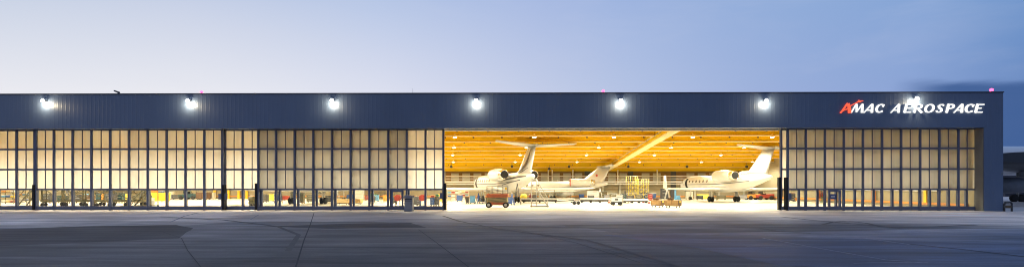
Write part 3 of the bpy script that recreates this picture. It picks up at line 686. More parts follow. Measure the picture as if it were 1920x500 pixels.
    if marks == 'striped':
        for sd in (-1,1):
            q = MB(s)
            def ribbon(c, w):
                for (a, wa), (b, wb) in zip(zip(c, w), list(zip(c, w))[1:]):
                    d = Vector((b[0]-a[0], b[1]-a[1])).normalized(); nx, nz = -d.y, d.x
                    q.sheet([(sd*.27, a[0]+nx*wa, a[1]+nz*wa), (sd*.27, a[0]-nx*wa, a[1]-nz*wa), (sd*.27, b[0]-nx*wb, b[1]-nz*wb), (sd*.27, b[0]+nx*wb, b[1]+nz*wb)])
            ribbon([(-6.6,4.0),(-8.2,4.35),(-9.3,4.75),(-10.2,5.25),(-10.9,5.85),(-11.35,6.4),(-11.6,6.75)], [.03,.12,.2,.24,.21,.14,.04])
            ribbon([(-6.4,3.85),(-7.6,4.0),(-9.2,4.25),(-10.6,4.55)], [.02,.05,.05,.04])
            q.build('fin_stripe', 'jetdark', fin)
    if marks == 'red':
        for sd in (-1,1):
            MB(s).sheet([(sd*.24, -9.6+.24*math.cos(a), 5.3+.24*math.sin(a)) for a in [2*PI*k/12 for k in range(12)]]).build('fin_emblem', 'jetred', fin)
            for ee in [c for c in t.children if c.name.startswith('engine')]: pass
        for e in [c for c in t.children if c.name.startswith('engine')]:
            sd = 1 if sum(v.co.x for v in e.data.vertices) > 0 else -1
            MB(s).lathe([(-1.62,.775),(-1.80,.80)], 'y', (sd*2.02,eng,3.78), 24, False).build('engine_band', 'jetred', e)
    g = MB(s); g.tube((0,11.6,.3),(0,11.5,2.0),.07); g = g.build('nose_gear', 'steel', t)
    for dx in (-.14,.14): MB(s).lathe([(-.08,.18),(-.07,.26),(-.03,.29),(.03,.29),(.07,.26),(.08,.18)], 'x', (dx,11.6,.29), 16).build('wheel', 'tyre', g)
    dm = MB(s)                                                          # dark sheet paints the shade of the open entry doorway, left side
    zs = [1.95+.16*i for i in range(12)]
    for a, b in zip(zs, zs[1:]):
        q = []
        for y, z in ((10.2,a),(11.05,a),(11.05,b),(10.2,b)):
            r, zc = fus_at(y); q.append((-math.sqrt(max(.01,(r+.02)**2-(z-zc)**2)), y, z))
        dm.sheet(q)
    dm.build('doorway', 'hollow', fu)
    MB(s).tube((0,-1,4.0),(0,-1.15,4.5),.05,.02).build('antenna_blade', 'white', fu)
    return t
jr = jet('white business jet parked at the right end of the open doorway', gx(1357,29), 29.0, math.radians(7), 1.0)
jl = jet('white business jet with dark stripes on its tail fin, seen from behind', -5.0, 24.3, math.radians(22), 1.0, 'striped', False)
jm = jet('white business jet with red fin emblem, side on by the back wall', gx(1135,40.5)-9.2, 40.8, math.radians(81), .80, 'red', False, -2.4)
jd = jet('white business jet standing behind the closed left doors, only its wheels seen', gx(577,18.5), 18.5, 0, 1.0)
# ------------------------------------------------------------------ workshop equipment inside
def spot(px, py):
    p = gnd(px, py); p.z = .006; return p, (p.y+DIST)/FPX
def casters(t, w, d, r=.07, m='tyre', h=None):
    for a in (-1,1):
        for b in (-1,1):
            MB().lathe([(-.03,r*.8),(-.025,r),(.025,r),(.03,r*.8)],'x',(a*(w/2-r),b*(d/2-r),r),12).build('wheel', m, t)
def crate_on_dolly(label, px, py, w, d, h, side, front, rz=0, group=None, tagm=None):
    p, s = spot(px, py); t = thing('wooden_crate', label, 'crate', p, rz, group)
    casters(t, w*.85, d*.85, .08); MB().cbox(0,0,.17,w*.94,d*.94,.07).build('dolly', 'dply', t)
    b = MB().cbox(0,0,.245,w,d,h); b = b.build('body', side, t, .01)
    MB().cbox(w/2+.012,0,.245,.022,d*.98,h*.98).build('end_panel', front, t)
    sl = MB()
    for k in (-.46,0,.46): sl.box(k*w-.04,-d/2-.025,.25,k*w+.04,-d/2-.002,.24+h)
    sl.build('batten', side, t)
    if tagm:
        MB().box(w/2+.025,-d*.15,.245+h*.5,w/2+.03,d*.25,.245+h*.85).build('sticker', tagm, t)
    return t
def tool_cart(label, px, py, w, h, m, drawers=4, d=.55, top=None, rz=0, group=None):
    p, s = spot(px, py); t = thing('tool_cart', label, 'tool cart', p, rz, group); casters(t, w, d)
    MB().cbox(0,0,.15,w,d,h-.2).build('cabinet', m, t, .012)
    dh = (h-.28)/drawers
    for i in range(drawers):
        q = MB().box(-w/2+.03,-d/2-.018,.18+i*dh,w/2-.03,-d/2-.002,.18+i*dh+dh*.9).build('drawer', m, t)
        MB().box(-w*.3,-d/2-.04,.18+i*dh+dh*.6,w*.3,-d/2-.02,.18+i*dh+dh*.7).build('drawer_handle', 'steel', q)
    MB().cbox(0,0,h-.048,w*1.03,d*1.03,.035).build('worktop', top or 'dsteel', t)
    MB().path([(w/2+.02,-d/2+.05,h-.1),(w/2+.12,-d/2+.05,h-.05),(w/2+.12,d/2-.05,h-.05),(w/2+.02,d/2-.05,h-.1)],.015).build('push_handle', 'steel', t)
    return t
def bin_box(label, px, py, w, h, m, d=.8, lid=None, rz=0, group=None, name='storage_bin', cat='bin'):
    p, s = spot(px, py); t = thing(name, label, cat, p, rz, group); casters(t, w*.9, d*.9, .07)
    k = .06; MB().add([(-w/2+k,-d/2+k,.15),(w/2-k,-d/2+k,.15),(w/2-k,d/2-k,.15),(-w/2+k,d/2-k,.15),(-w/2,-d/2,h-.05),(w/2,-d/2,h-.05),(w/2,d/2,h-.05),(-w/2,d/2,h-.05)],
                      [(3,2,1,0),(4,5,6,7),(0,1,5,4),(1,2,6,5),(2,3,7,6),(3,0,4,7)]).build('body', m, t, .02)
    MB().cbox(0,0,h-.048,w*1.04,d*1.04,.06).build('rim', lid or m, t, .01)
    return t
def shelf_rack(label, px, py, w, h, n=3, d=.7, m='khaki', rz=0):
    p, s = spot(px, py); t = thing('shelf_rack', label, 'shelf', p, rz); f = MB()
    for a in (-1,1):
        for b in (-1,1): f.cbox(a*(w/2-.04), b*(d/2-.04), 0, .07, .07, h)
    f.build('upright', m, t)
    hs = [.15+(h-.3)*i/(n-1) for i in range(n)]
    for z in hs: MB().cbox(0,0,z,w-.16,d-.02,.05).build('shelf', m, t)
    return t, p, [z+.05 for z in hs]
boxn = [0]
def loose_box(label, x, y, z, w, d, h, m, rz=0, group='boxes on the workshop racks', lid='white'):
    t = thing('storage_box', label, 'box', (x,y,z), rz, group)
    MB().cbox(0,0,0,w,d,h*.8).build('body', m, t, .01); MB().cbox(0,0,h*.8+.002,w*1.03,d*1.03,h*.18).build('lid', m if lid is None else lid, t, .008); return t
def stairs(label, px, py, w, h, run, m='steel', dirx=1, rz=0, name='maintenance_steps', platform=.9):
    p, s = spot(px, py); t = thing(name, label, 'steps', p, rz, 'rolling maintenance steps')
    st = MB(); r = MB()
    for y in (-w/2, w/2):
        st.tube((0,y,.12),(dirx*run,y,h),.07); st.tube((dirx*run,y,.1),(dirx*run,y,h),.045); st.tube((0,y,.10),(dirx*(run+platform),y,.10),.04); st.tube((dirx*(run+platform),y,.1),(dirx*(run+platform),y,h),.045)
        r.path([(0,y,.95),(dirx*run,y,h+.95),(dirx*(run+platform),y,h+.95),(dirx*(run+platform),y,h)],.042); r.tube((dirx*run,y,h),(dirx*run,y,h+.95),.028); r.tube((0,y,.12),(0,y,.95),.028)
    st.build('stringer', m, t); r.build('handrail', m, t)
    n = max(4, int(h/.24))
    for i in range(n):
        k = (i+.6)/n; MB().box(dirx*run*k-.13,-w/2+.05,.12+(h-.12)*k,dirx*run*k+.13,w/2-.05,.12+(h-.12)*k+.035).build('tread', m, t)
    MB().box(dirx*run,-w/2,h,dirx*(run+platform),w/2,h+.05).build('platform', m, t)
    for x in (0, dirx*(run+platform)):
        for y in (-w/2, w/2): MB().lathe([(-.03,.08),(-.025,.10),(.025,.10),(.03,.08)],'y',(x,y,.10),12).build('wheel', 'tyre', t)
    return t
def dock(label, px0, px1, py, h, d=2.4, m='khaki'):
    p, s = spot((px0+px1)/2, py); w = (px1-px0)*s; t = thing('maintenance_dock', label, 'work platform', p+Vector((0,d/2,0)), 0, 'wheeled maintenance docks behind the left doors')
    n = max(2, round(w/2.2))
    b = MB()
    for y in (-d/2, d/2): b.box(-w/2,y-.08,.50,w/2,y+.08,.72)
    for i in range(n+1): b.box(-w/2+i*w/n-.05,-d/2+.082,.52,-w/2+i*w/n+.05,d/2-.082,.68)
    b.build('base_frame', m, t)
    MB().box(-w/2,-d/2,h,w/2,d/2,h+.10).build('deck', m, t)
    for i in range(n+1):
        x = min(max(-w/2+i*w/n,-w/2+.06),w/2-.06)
        for y in (-d/2+.05, d/2-.05): MB().box(x-.05,y-.05,.722,x+.05,y+.05,h-.003).build('post', m, t)
    c = MB()
    for i in range(n):
        a, e = -w/2+i*w/n, -w/2+(i+1)*w/n
        for y in (-d/2, d/2): c.tube((a,y,.75),(e,y,h-.05),.032,n=6); c.tube((a,y,h-.05),(e,y,.75),.032,n=6); c.tube((a,y,1.45),(e,y,1.45),.03,n=6)
    c.build('cross_brace', m, t)
    r = MB()
    for y in (-d/2+.04, d/2-.04):
        for z in (h+.6, h+1.1): r.tube((-w/2,y,z),(w/2,y,z),.028,n=6)
        for i in range(n*2+1): r.tube((-w/2+i*w/n/2,y,h+.1),(-w/2+i*w/n/2,y,h+1.1),.025,n=6)
    r.build('guard_rail', m, t)
    for i in range(n+1):
        for y in (-d/2+.1, d/2-.1):
            x = min(max(-w/2+i*w/n,-w/2+.25),w/2-.25)
            g = MB().box(x-.07,y-.10,.36,x+.07,y+.10,.498).build('wheel_fork', 'dsteel', t)
            for k in (-.11,.11): MB().lathe([(-.05,.17),(-.04,.20),(.04,.20),(.05,.17)],'y',(x+k*1.9,y,.20),14).build('wheel', 'tyre', g)
    return t
def drum(label, px, py, r, h, m, top='steel', name='drum', cat='drum'):
    p, s = spot(px, py); t = thing(name, label, cat, p)
    MB().lathe([(0,r*.96),(.02,r),(h*.32,r),(h*.34,r*1.04),(h*.37,r),(h*.63,r),(h*.65,r*1.04),(h*.68,r),(h-.02,r),(h,r*.95)],'z',n=20).build('barrel', m, t)
    MB().lathe([(h+.002,r*.3),(h+.05,r*.3),(h+.08,r*.1)],'z',n=12).build('bung', top, t); return t
def reel(label, px, py, r, m, base='dsteel', h=.9, rz=0):
    p, s = spot(px, py); t = thing('hose_reel', label, 'hose reel', p, rz, 'hose reels'); f = MB()
    for x in (-.22,.22): f.tube((x,-.25,0),(x,0,h),.03); f.tube((x,.25,0),(x,0,h),.03)
    f.box(-.3,-.3,.0,.3,.3,.05); f.build('stand', base, t)
    MB().lathe([(-.24,r),(-.21,r*1.02),(-.20,r*.75),(.20,r*.75),(.21,r*1.02),(.24,r)],'y',(0,-.02,h),22).build('spool', m, t)
    MB().lathe([(-.18,r*.78),(-.12,r*.9),(0,r*.86),(.12,r*.9),(.18,r*.78)],'y',(0,-.02,h),22).build('hose', 'hollow', t); return t
def cone(label, px, py):
    p, s = spot(px, py); t = thing('traffic_cone', label, 'traffic cone', p, 0, 'small traffic cones on the hangar floor')
    MB().cbox(0,0,0,.36,.36,.04).build('base', 'red', t); MB().lathe([(.04,.14),(.26,.10)],'z',n=14).build('cone_body', 'red', t); MB().lathe([(.262,.098),(.40,.07)],'z',n=14).build('reflective_band', 'white', t); MB().lathe([(.402,.068),(.62,.03)],'z',n=14).build('cone_tip', 'red', t)
def tug(label, px, py, w, m, rz=0, cab=False):
    p, s = spot(px, py); t = thing('tow_tractor', label, 'tractor', p, rz, 'tow tractors by the back wall'); d = 1.7
    MB().add([(-w/2,-d/2,.35),(w/2,-d/2,.35),(w/2,d/2,.35),(-w/2,d/2,.35),(-w/2,-d/2,.85),(w/2,-d/2,1.05),(w/2,d/2,1.05),(-w/2,d/2,.85)],[(3,2,1,0),(4,5,6,7),(0,1,5,4),(1,2,6,5),(2,3,7,6),(3,0,4,7)]).build('body', m, t, .05)
    MB().cbox(-w*.05,0,.97,.5,d*.8,.12).build('seat', 'rubber', t); MB().box(-w*.22,-d*.4,.97,-w*.17,d*.4,1.45).build('seat_back', 'rubber', t)
    MB().tube((w*.12,0,1.0),(w*.05,0,1.4),.03).lathe([(1.4,.16),(1.43,.16)],'z',(w*.05,0,0),14).build('steering_wheel', 'rubber', t)
    for a in (-.32,.32):
        for y in (-d/2,d/2): MB().lathe([(-.11,.26),(-.09,.36),(.09,.36),(.11,.26)],'y',(a*w,y*1.0,.36),18).build('wheel', 'tyre', t)
    for y in (-.5,.5): MB().lathe([(0,.10),(.03,.08)],'x',(w/2,y,.75),10).build('headlight', 'white', t)
    if cab:
        c = MB()
        for a in (-.25,.18):
            for y in (-d*.42,d*.42): c.tube((a*w,y,.95),(a*w*.8,y,1.95),.04)
        c.cbox(-.03*w,0,1.95,w*.45,d*.9,.06); c.build('canopy', m, t)
    return t
def low_trolley(label, px0, px1, py, h, m='white'):
    p, s = spot((px0+px1)/2, py); w = (px1-px0)*s; t = thing('low_trolley', label, 'trolley', p+Vector((0,.6,0)), 0, 'long low trolleys on the hangar floor')
    MB().cbox(0,0,h-.22,w,1.1,.22).build('deck', m, t, .03); MB().cbox(0,0,.16,w*.97,.7,h-.382).build('chassis', 'dsteel', t)
    n = 4
    for i in range(n):
        for y in (-.4,.4): MB().lathe([(-.05,.1),(-.04,.13),(.04,.13),(.05,.1)],'y',(-w*.44+i*w*.88/(n-1),y,.13),12).build('wheel', 'tyre', t)
    MB().path([(w/2,0,.3),(w/2+.6,0,.14),(w/2+1.4,0,.10)],.035).build('drawbar', 'steel', t)
    return t
# ---- open doorway
p, s = spot(932, 389.3); w = 40*s; t = thing('scissor_lift', 'dirty red and khaki scissor lift standing lowered at the doorway', 'scissor lift', p+Vector((0,.6,0)))
MB().cbox(0,0,.28,w*.82,1.1,.30).build('chassis', mat('worn_red_paint', (.42,.11,.05), .55), t, .02); MB().cbox(0,-.01,.60,w*.98,1.1,.50).build('scissor_housing', mat('worn_khaki_paint', (.34,.29,.13), .55), t, .01)
sc_ = MB()
for k in range(3): sc_.tube((-w*.42,-.57,.64+.15*k),(w*.42,-.57,.76+.15*k),.025,n=6)
sc_.build('scissor_arm', 'dsteel', t)
MB().cbox(0,0,1.103,w,1.16,.36).build('platform', MATS['worn_red_paint'], t, .015)
r = MB()
for z in (1.80,2.25):
    for y in (-.55,.55): r.tube((-w/2+.03,y,z),(w/2-.03,y,z),.025)
    for x in (-w/2+.03,w/2-.03): r.tube((x,-.55,z),(x,.55,z),.025)
for i in range(5):
    for y in (-.55,.55): r.tube((-w/2+.03+i*(w-.06)/4,y,1.46),(-w/2+.03+i*(w-.06)/4,y,2.25),.022)
r.build('guard_rail', 'dsteel', t)
for a in (-.40,.40):
    for y in (-.5,.5):
        q = MB().lathe([(-.12,.22),(-.10,.30),(.10,.30),(.12,.22)],'y',(a*w,y,.30),18).build('wheel', 'tyre', t); MB().lathe([(-.135,.15),(-.10,.16)],'y',(a*w,y,.30),14).build('wheel_hub', 'steel', q)
MB().box(w*.36,-.60,1.9,w*.46,-.56,2.15).build('control_box', 'yellow', t)
stairs('silver wheeled steps with a tall platform beside the striped jet', 1026, 387.5, 1.0, 2.05, -1.35, 'steel', -1) if False else stairs('silver wheeled steps with tall handrails, right of the striped jet', 1027, 387.5, .9, 2.1, 1.25, 'steel', -1, platform=.55)
crate_on_dolly('smaller wooden crate on a dolly with dark end, nearest the striped jet', 1233, 387.8, 1.15, 1.0, .52, 'ply', 'dply', math.radians(-38), 'wooden crates on dollies in the doorway', 'lemon')
crate_on_dolly('larger wooden crate on a dolly with dark end and yellow sticker', 1262, 388.8, 1.45, 1.0, .56, 'ply', 'dply', math.radians(-38), 'wooden crates on dollies in the doorway', 'lemon')
for i, (px, py) in enumerate(((1231,387.8),(1258,388.8))):
    p, s = spot(px, py)
    loose_box(['small open plywood box on top of the smaller crate','small open plywood box on top of the larger crate'][i], p.x, p.y+.1, .006+(.245+(.52,.56)[i])+.004, .55,.45,.22,'dply',math.radians(-38),'plywood boxes on the crates',None)
p, s = spot(1157, 384.5); t = thing('ground_power_unit', 'white wheeled ground power unit in the middle of the doorway', 'power unit', p+Vector((0,.5,0)))
MB().cbox(0,0,.42,1.25,.8,.55).build('body', 'white', t, .04); MB().cbox(0,0,.975,1.5,.9,.05).build('top_cover', 'grey', t); MB().box(-.25,-.42,.6,.15,-.402,.82).build('control_panel', 'dsteel', t)
MB().cbox(0,0,.30,1.3,.75,.117).build('chassis', 'dsteel', t); MB().path([(.65,0,.4),(1.3,0,.25),(1.6,0,.22)],.03).build('drawbar', 'dsteel', t); MB().path([(-.6,-.38,1.03),(-.6,-.38,1.3),(.6,-.38,1.3),(.6,-.38,1.03)],.025).build('rail', 'steel', t)
for a in (-.45,.45):
    for y in (-.38,.38): MB().lathe([(-.06,.18),(-.05,.22),(.05,.22),(.06,.18)],'y',(a,y,.22),14).build('wheel', 'tyre', t)
p, s = spot(1081, 383.5); t = thing('towbar_dolly', 'small wheeled towbar dolly between the long white trolleys', 'dolly', p+Vector((0,.4,0)))
MB().cbox(0,0,.34,.7,.5,.16).build('frame', 'grey', t, .02); MB().path([(-.3,0,.42),(-1.2,0,.5),(-2.4,0,.55)],.06).build('towbar', 'white', t)
for a in (-.25,.25):
    for y in (-.28,.28): MB().lathe([(-.07,.17),(-.05,.22),(.05,.22),(.07,.17)],'y',(a,y,.22),14).build('wheel', 'tyre', t)
low_trolley('long white trolley running behind the silver steps', 976, 1078, 379.5, .62)
low_trolley('long white trolley left of the ground power unit', 1088, 1146, 379.5, .62)
low_trolley('long white trolley between the power unit and the wooden crates', 1170, 1216, 380.5, .55)
for px, py, lab in ((1142,380.5,'red traffic cone left of the ground power unit'),(1217,381,'red traffic cone left of the wooden crates'),(1206,379.5,'red traffic cone behind the long right trolley')): cone(lab, px, py)
# engine on a stand and docking scaffold near the back
p, s = spot(1058, 374.5); t = thing('engine_stand', 'bare jet engine on a wheeled stand under the white jet', 'engine stand', p)
MB().lathe([(-1.6,.25),(-1.4,.42),(-.6,.48),(-.5,.55),(.2,.55),(.3,.46),(1.2,.38),(1.6,.22)],'x',(0,0,1.05),20).build('jet_engine', 'steel', t)
f = MB()
for x in (-1.1,1.1): f.tube((x,-.5,.2),(x,-.35,1.05),.05); f.tube((x,.5,.2),(x,.35,1.05),.05); f.tube((x,-.5,.2),(x,.5,.2),.05)
for y in (-.5,.5): f.tube((-1.4,y,.2),(1.4,y,.2),.05)
f.build('stand_frame', 'khaki', t)
for x in (-1.3,1.3):
    for y in (-.5,.5): MB().lathe([(-.05,.12),(-.04,.16),(.04,.16),(.05,.12)],'y',(x,y,.16),12).build('wheel', 'tyre', t)
def scaffold(label, px0, px1, py, h, m='lemon'):
    p, s = spot((px0+px1)/2, py); w = (px1-px0)*s; t = thing('tail_dock', label, 'scaffold', p, 0, 'tall docking scaffolds by the back wall'); d = 2.0
    n = 2; f = MB(); zs = [.2, h*.36, h*.68, h]
    for i in range(n+1):
        for y in (-d/2,d/2): f.tube((-w/2+i*w/n,y,0),(-w/2+i*w/n,y,h+1.0),.04)
    f.build('upright', m, t)
    for z in zs[1:]: MB().cbox(0,0,z,w,d,.08).build('deck', 'wallpanel', t)
    b = MB()
    for a, e in zip(zs, zs[1:]):
        for i in range(n): b.tube((-w/2+i*w/n,-d/2,a),(-w/2+(i+1)*w/n,-d/2,e),.025); b.tube((-w/2+i*w/n,-d/2,e),(-w/2+(i+1)*w/n,-d/2,a),.025)
    b.build('brace', m, t); r = MB()
    for z in [q+1.0 for q in zs[1:]]: r.tube((-w/2,-d/2,z),(w/2,-d/2,z),.035)
    r.build('guard_rail', 'steel', t)
scaffold('yellow docking scaffold right of the white jet tail', 1176, 1193, 374.3, 3.1); scaffold('shorter yellow docking scaffold left of the thin winglet', 1195, 1214, 374.3, 2.6)
bin_box('blue bin beside the wheels of the white side-on jet', 1090, 373.4, .9, .95, 'blue', group='blue bins near the back wall'); bin_box('blue bin behind the smaller crate', 1208, 374, 1.6, 1.3, 'blue', group='blue bins near the back wall'); bin_box('blue bin with pale front, right of the other behind the crates', 1222, 374, 1.4, 1.2, 'blue', lid='white', group='blue bins near the back wall')
p, s = spot(1270, 377.5); t = thing('mast_lift', 'blue single-mast lift behind the larger crate', 'lift', p)
MB().cbox(0,0,.12,.9,.8,.35).build('base', 'sky', t, .02); MB().cbox(-.25,.15,.472,.2,.25,1.3).build('mast', 'sky', t); MB().cbox(.1,0,.472,.55,.55,.45).build('basket', 'sky', t, .02); casters(t,.9,.8,.09)
tug('red tow tractor under the fin of the right jet', 1432, 374.2, 2.9, 'red'); tug('orange tow tractor left of the red one by the back wall', 1412, 374, 2.4, 'orange')
for i, (px, py, m, w, h) in enumerate(((862,378,'blue',.9,1.0),(886,381.5,'sky',.7,1.05),(876,381.5,'dsteel',.45,.9))):
    bin_box(['blue bin among the racks left of the scissor lift','light blue bin just left of the scissor lift','narrow black bin next to the light blue one'][i], px, py, w, h, m, .6)
rk, p, zs = shelf_rack('pale shelf rack just inside the left edge of the doorway', 850, 377, 1.9, 1.9, 4, m='wallpanel')
cols_ = ['red','blue','white','yellow','sky','card','teal','orange','lemon','grey']
rn_ = ['bottom','second','third','top']; cw = {'red':'red','blue':'dark blue','white':'white','yellow':'yellow','sky':'light blue','card':'tan','teal':'teal','orange':'orange','lemon':'lemon yellow','grey':'grey'}
def fill(rackname, p, zs, w, seq):
    i = 0
    for li, z in enumerate(zs):
        n = 3
        for k in range(n):
            m = seq[i % len(seq)]; i += 1; side = ['left','middle','right'][k]
            loose_box('%s box, %s on %s shelf, %s' % (cw[m], side, rn_[min(li,3)], rackname), p.x-w*.32+k*w*.32, p.y, p.z+z+.003, w*.26, .45, .24+.1*((i*7) % 3)/2, m)
fill('pale rack just inside the doorway', p, zs, 1.9, ['card','white','red','blue','white','card','sky','red','white','orange','grey','red'])
rk, p, zs = shelf_rack('low shelf rack between the doorway edge and the light blue bin', 869, 375.5, 1.8, 1.4, 3, m='wallpanel'); fill('low rack by the light blue bin', p, zs, 1.8, ['orange','white','blue','card','red','sky','white','card','red'])
p, s = spot(889, 379.5); t = thing('work_trestle', 'orange topped work trestle left of the scissor lift', 'trestle', p)
MB().cbox(0,0,.80,1.7,.5,.08).build('top', 'orange', t); f = MB()
for x in (-.7,.7):
    for y in (-.28,.28): f.tube((x,y,0),(x*.95,y*.3,.8),.03)
f.build('leg', 'steel', t)
p, s = spot(897, 381.5); t = thing('aircraft_jack', 'blue tripod aircraft jack under the wing of the striped jet', 'jack', p, 0, 'tripod aircraft jacks')
f = MB()
for k in range(3): a = 2*PI*k/3+.4; f.tube((.6*math.cos(a),.6*math.sin(a),0),(.1*math.cos(a),.1*math.sin(a),1.1),.04)
f.build('leg', 'blue', t); MB().tube((0,0,.25),(0,0,1.35),.09).build('cylinder', 'blue', t); MB().tube((0,0,1.352),(0,0,1.75),.05).build('ram', 'chrome', t)
p2, s = spot(960, 384); j2 = dup(t, p2, .8, 'blue tripod aircraft jack right of the scissor lift')
t = tool_cart('blue tool cart with open top between scissor lift and silver steps', 953, 384, .9, 1.0, 'blue')
p, s = spot(982, 378); t = thing('covered_pump', 'round yellow covered pump behind the silver steps', 'pump', p)
MB().lathe([(.25,.3),(.4,.5),(.8,.55),(1.1,.4),(1.25,.12)],'z',n=20).build('cover', 'lemon', t); casters(t,.8,.8,.12); MB().cbox(0,0,.2,.8,.8,.048).build('pallet', 'dsteel', t)
p, s = spot(995, 378.5); t = thing('fire_extinguisher', 'red wheeled fire extinguisher beside the yellow pump', 'extinguisher', p)
MB().lathe([(.15,.16),(.18,.22),(1.0,.22),(1.15,.12),(1.22,.05)],'z',n=18).build('cylinder', 'red', t); MB().path([(-.2,.25,.15),(-.2,.3,1.2),(.2,.3,1.2),(.2,.25,.15)],.025).build('handle', 'steel', t); MB().path([(0,-.1,1.2),(.25,-.2,1.0),(.26,-.2,.4)],.02).build('hose', 'rubber', t)
for a in (-.27,.27): MB().lathe([(-.03,.14),(-.02,.17),(.02,.17),(.03,.14)],'x',(a,.18,.17),14).build('wheel', 'tyre', t)
p = Vector((gx(842,3.6),3.6,.006)); t = thing('hurdle_barrier', 'thin white tubular barrier at the left edge of the doorway', 'barrier', p)
MB().path([(-.2,0,0),(-.2,0,.95),(.2,0,.95),(.2,0,0)],.028).tube((-.2,0,.5),(.2,0,.5),.02).build('frame', 'white', t); MB().box(-.22,-.25,0,-.16,.25,.03).build('foot', 'white', t); MB().box(.16,-.25,0,.22,.25,.03).build('foot', 'white', t)
for i, (px, w, h, m) in enumerate(((1146,1.9,1.2,'wallpanel'),(1112,2.2,1.6,'white'),(1320,2.6,1.0,'lemon'))):
    tool_cart(['pale workbench cabinet behind the ground power unit','white wall cabinet behind the fin of the side-on jet','lemon yellow cabinet seen beneath the right jet'][i], px, 373.2, w, h, m, 3, .7)
for i, (px, py, m) in enumerate(((1139,375.5,'grey'),(1149,376,'khaki'),(1161,375.5,'white'),(1168,375,'teal'))):
    tool_cart(['grey low tool cart at the left end behind the power unit','khaki low tool cart directly behind the power unit','white low tool cart behind the power unit, right of the khaki one','teal low tool cart left of the tall yellow scaffold'][i], px, py, 1.0, .95+.2*(i%2), m, 3)

def ladder(label, px, py, h, m='steel'):
    p, s = spot(px, py); t = thing('step_ladder', label, 'ladder', p, 0, 'step ladders in the hangar')
    for sg in (-1,1):
        f = MB(); 
        for y in (-.25,.25): f.tube((sg*.45,y,0),(0,y*.7,h),.035)
        f.build('side_frame', m, t)
        for i in range(1, int(h/.3)):
            kk = i*.3/h; MB().box(sg*.45*(1-kk)-.05,-.25+.07*kk,i*.3-.015,sg*.45*(1-kk)+.05,.25-.07*kk,i*.3+.015).build('rung', m, t)
    MB().box(-.12,-.2,h,.12,.2,h+.04).build('top_step', m, t)
for lab, px, py, h, m in (('grey step ladder under the wing of the striped jet',905,381,1.9,'steel'),('dark step ladder below the tail cone of the striped jet',970,383.5,2.6,'dsteel'),('khaki step ladder by the engine stand',1040,377,1.8,'khaki'),
    ('grey step ladder below the fin of the side-on jet',1125,377,2.0,'steel'),('dark step ladder between the power unit and the yellow scaffold',1172,379,1.7,'dsteel'),('grey step ladder behind the larger wooden crate',1251,377,2.0,'steel'),('khaki step ladder under the right jet',1340,376,1.5,'khaki'),
    ('dark step ladder behind the glass left of the hidden jet wheels',522,381,1.8,'dsteel'),('grey step ladder behind the tan crates',632,380,1.9,'steel'),('dark step ladder among the khaki docks',128,381,1.9,'dsteel'),('dark step ladder right of the khaki docks',268,382,1.6,'dsteel')): ladder(lab, px, py, h, m)
for lab, px, py, w, h, m, n_ in (('black tool cart left of the scissor lift, beside the jack',903,380,.8,1.0,'dsteel',4),('red tool cart beneath the engine of the striped jet',921,378,.9,1.0,'red',4),('black tool cart right of the yellow pump',1003,378,.7,1.1,'dsteel',4),('khaki tool cart under the side-on jet windows',1022,376,1.1,1.1,'khaki',3),
    ('black tool cart below the red fin emblem',1108,376,1.0,.9,'dsteel',3),('khaki cabinet under the tail of the side-on jet',1131,374.5,1.3,1.5,'khaki',4),('black tool cart in front of the yellow scaffold',1181,377.5,1.1,.9,'dsteel',3),('khaki tool cart left of the blue bins',1197,377,.9,1.1,'khaki',3),
    ('red tool cart under the thin winglet',1219,377.5,.6,1.2,'red',3),('black cabinet left of the blue mast lift',1246,374,1.4,2.0,'dsteel',3),('white cabinet right of the blue mast lift',1292,373.5,1.2,1.5,'wallpanel',3),('black tool cart under the wing root of the right jet',1312,374.5,1.0,.8,'dsteel',3),
    ('khaki low cart between the gear legs of the right jet',1352,374.2,1.5,.8,'khaki',2),('grey cart under the tail of the right jet',1393,374.5,1.2,.9,'grey',3),
    ('black tool cart beneath the left khaki dock',90,381,1.1,1.3,'dsteel',3),('dark green cart beneath the left khaki dock',118,380.5,1.0,1.1,'teal',3),('black tool cart at the right end of the left khaki dock',148,380.5,1.2,1.2,'dsteel',3),('brown crate cart between the two khaki docks',168,379,1.0,1.1,'dply',2),
    ('black tool cart beneath the right khaki dock',208,381,1.3,1.4,'dsteel',3),('dark green cart at the right of the khaki docks',226,380.5,.9,1.5,'teal',3),('khaki cart under the steep khaki steps',258,381,1.2,1.4,'khaki',3),('black cart right of the steep khaki steps',276,381,.9,1.1,'dsteel',3),
    ('black tool cart left of the hidden jet wheels',497,379,.8,1.2,'dsteel',3),('khaki tool cart between the hidden jet wheels',584,379,1.2,1.1,'khaki',3),('black tool cart right of the hidden jet wheels',618,379.5,1.0,1.0,'dsteel',3),('black tool cart in front of the white tall cabinet',697,380,.8,1.0,'dsteel',3),
    ('dark cart seen low through the pedestrian door',740,382,.6,.9,'dsteel',3),('black cart below the red reel beside the grey cabinet',785,385,.5,.7,'dsteel',2)): tool_cart(lab, px, py, w, h, m, n_)
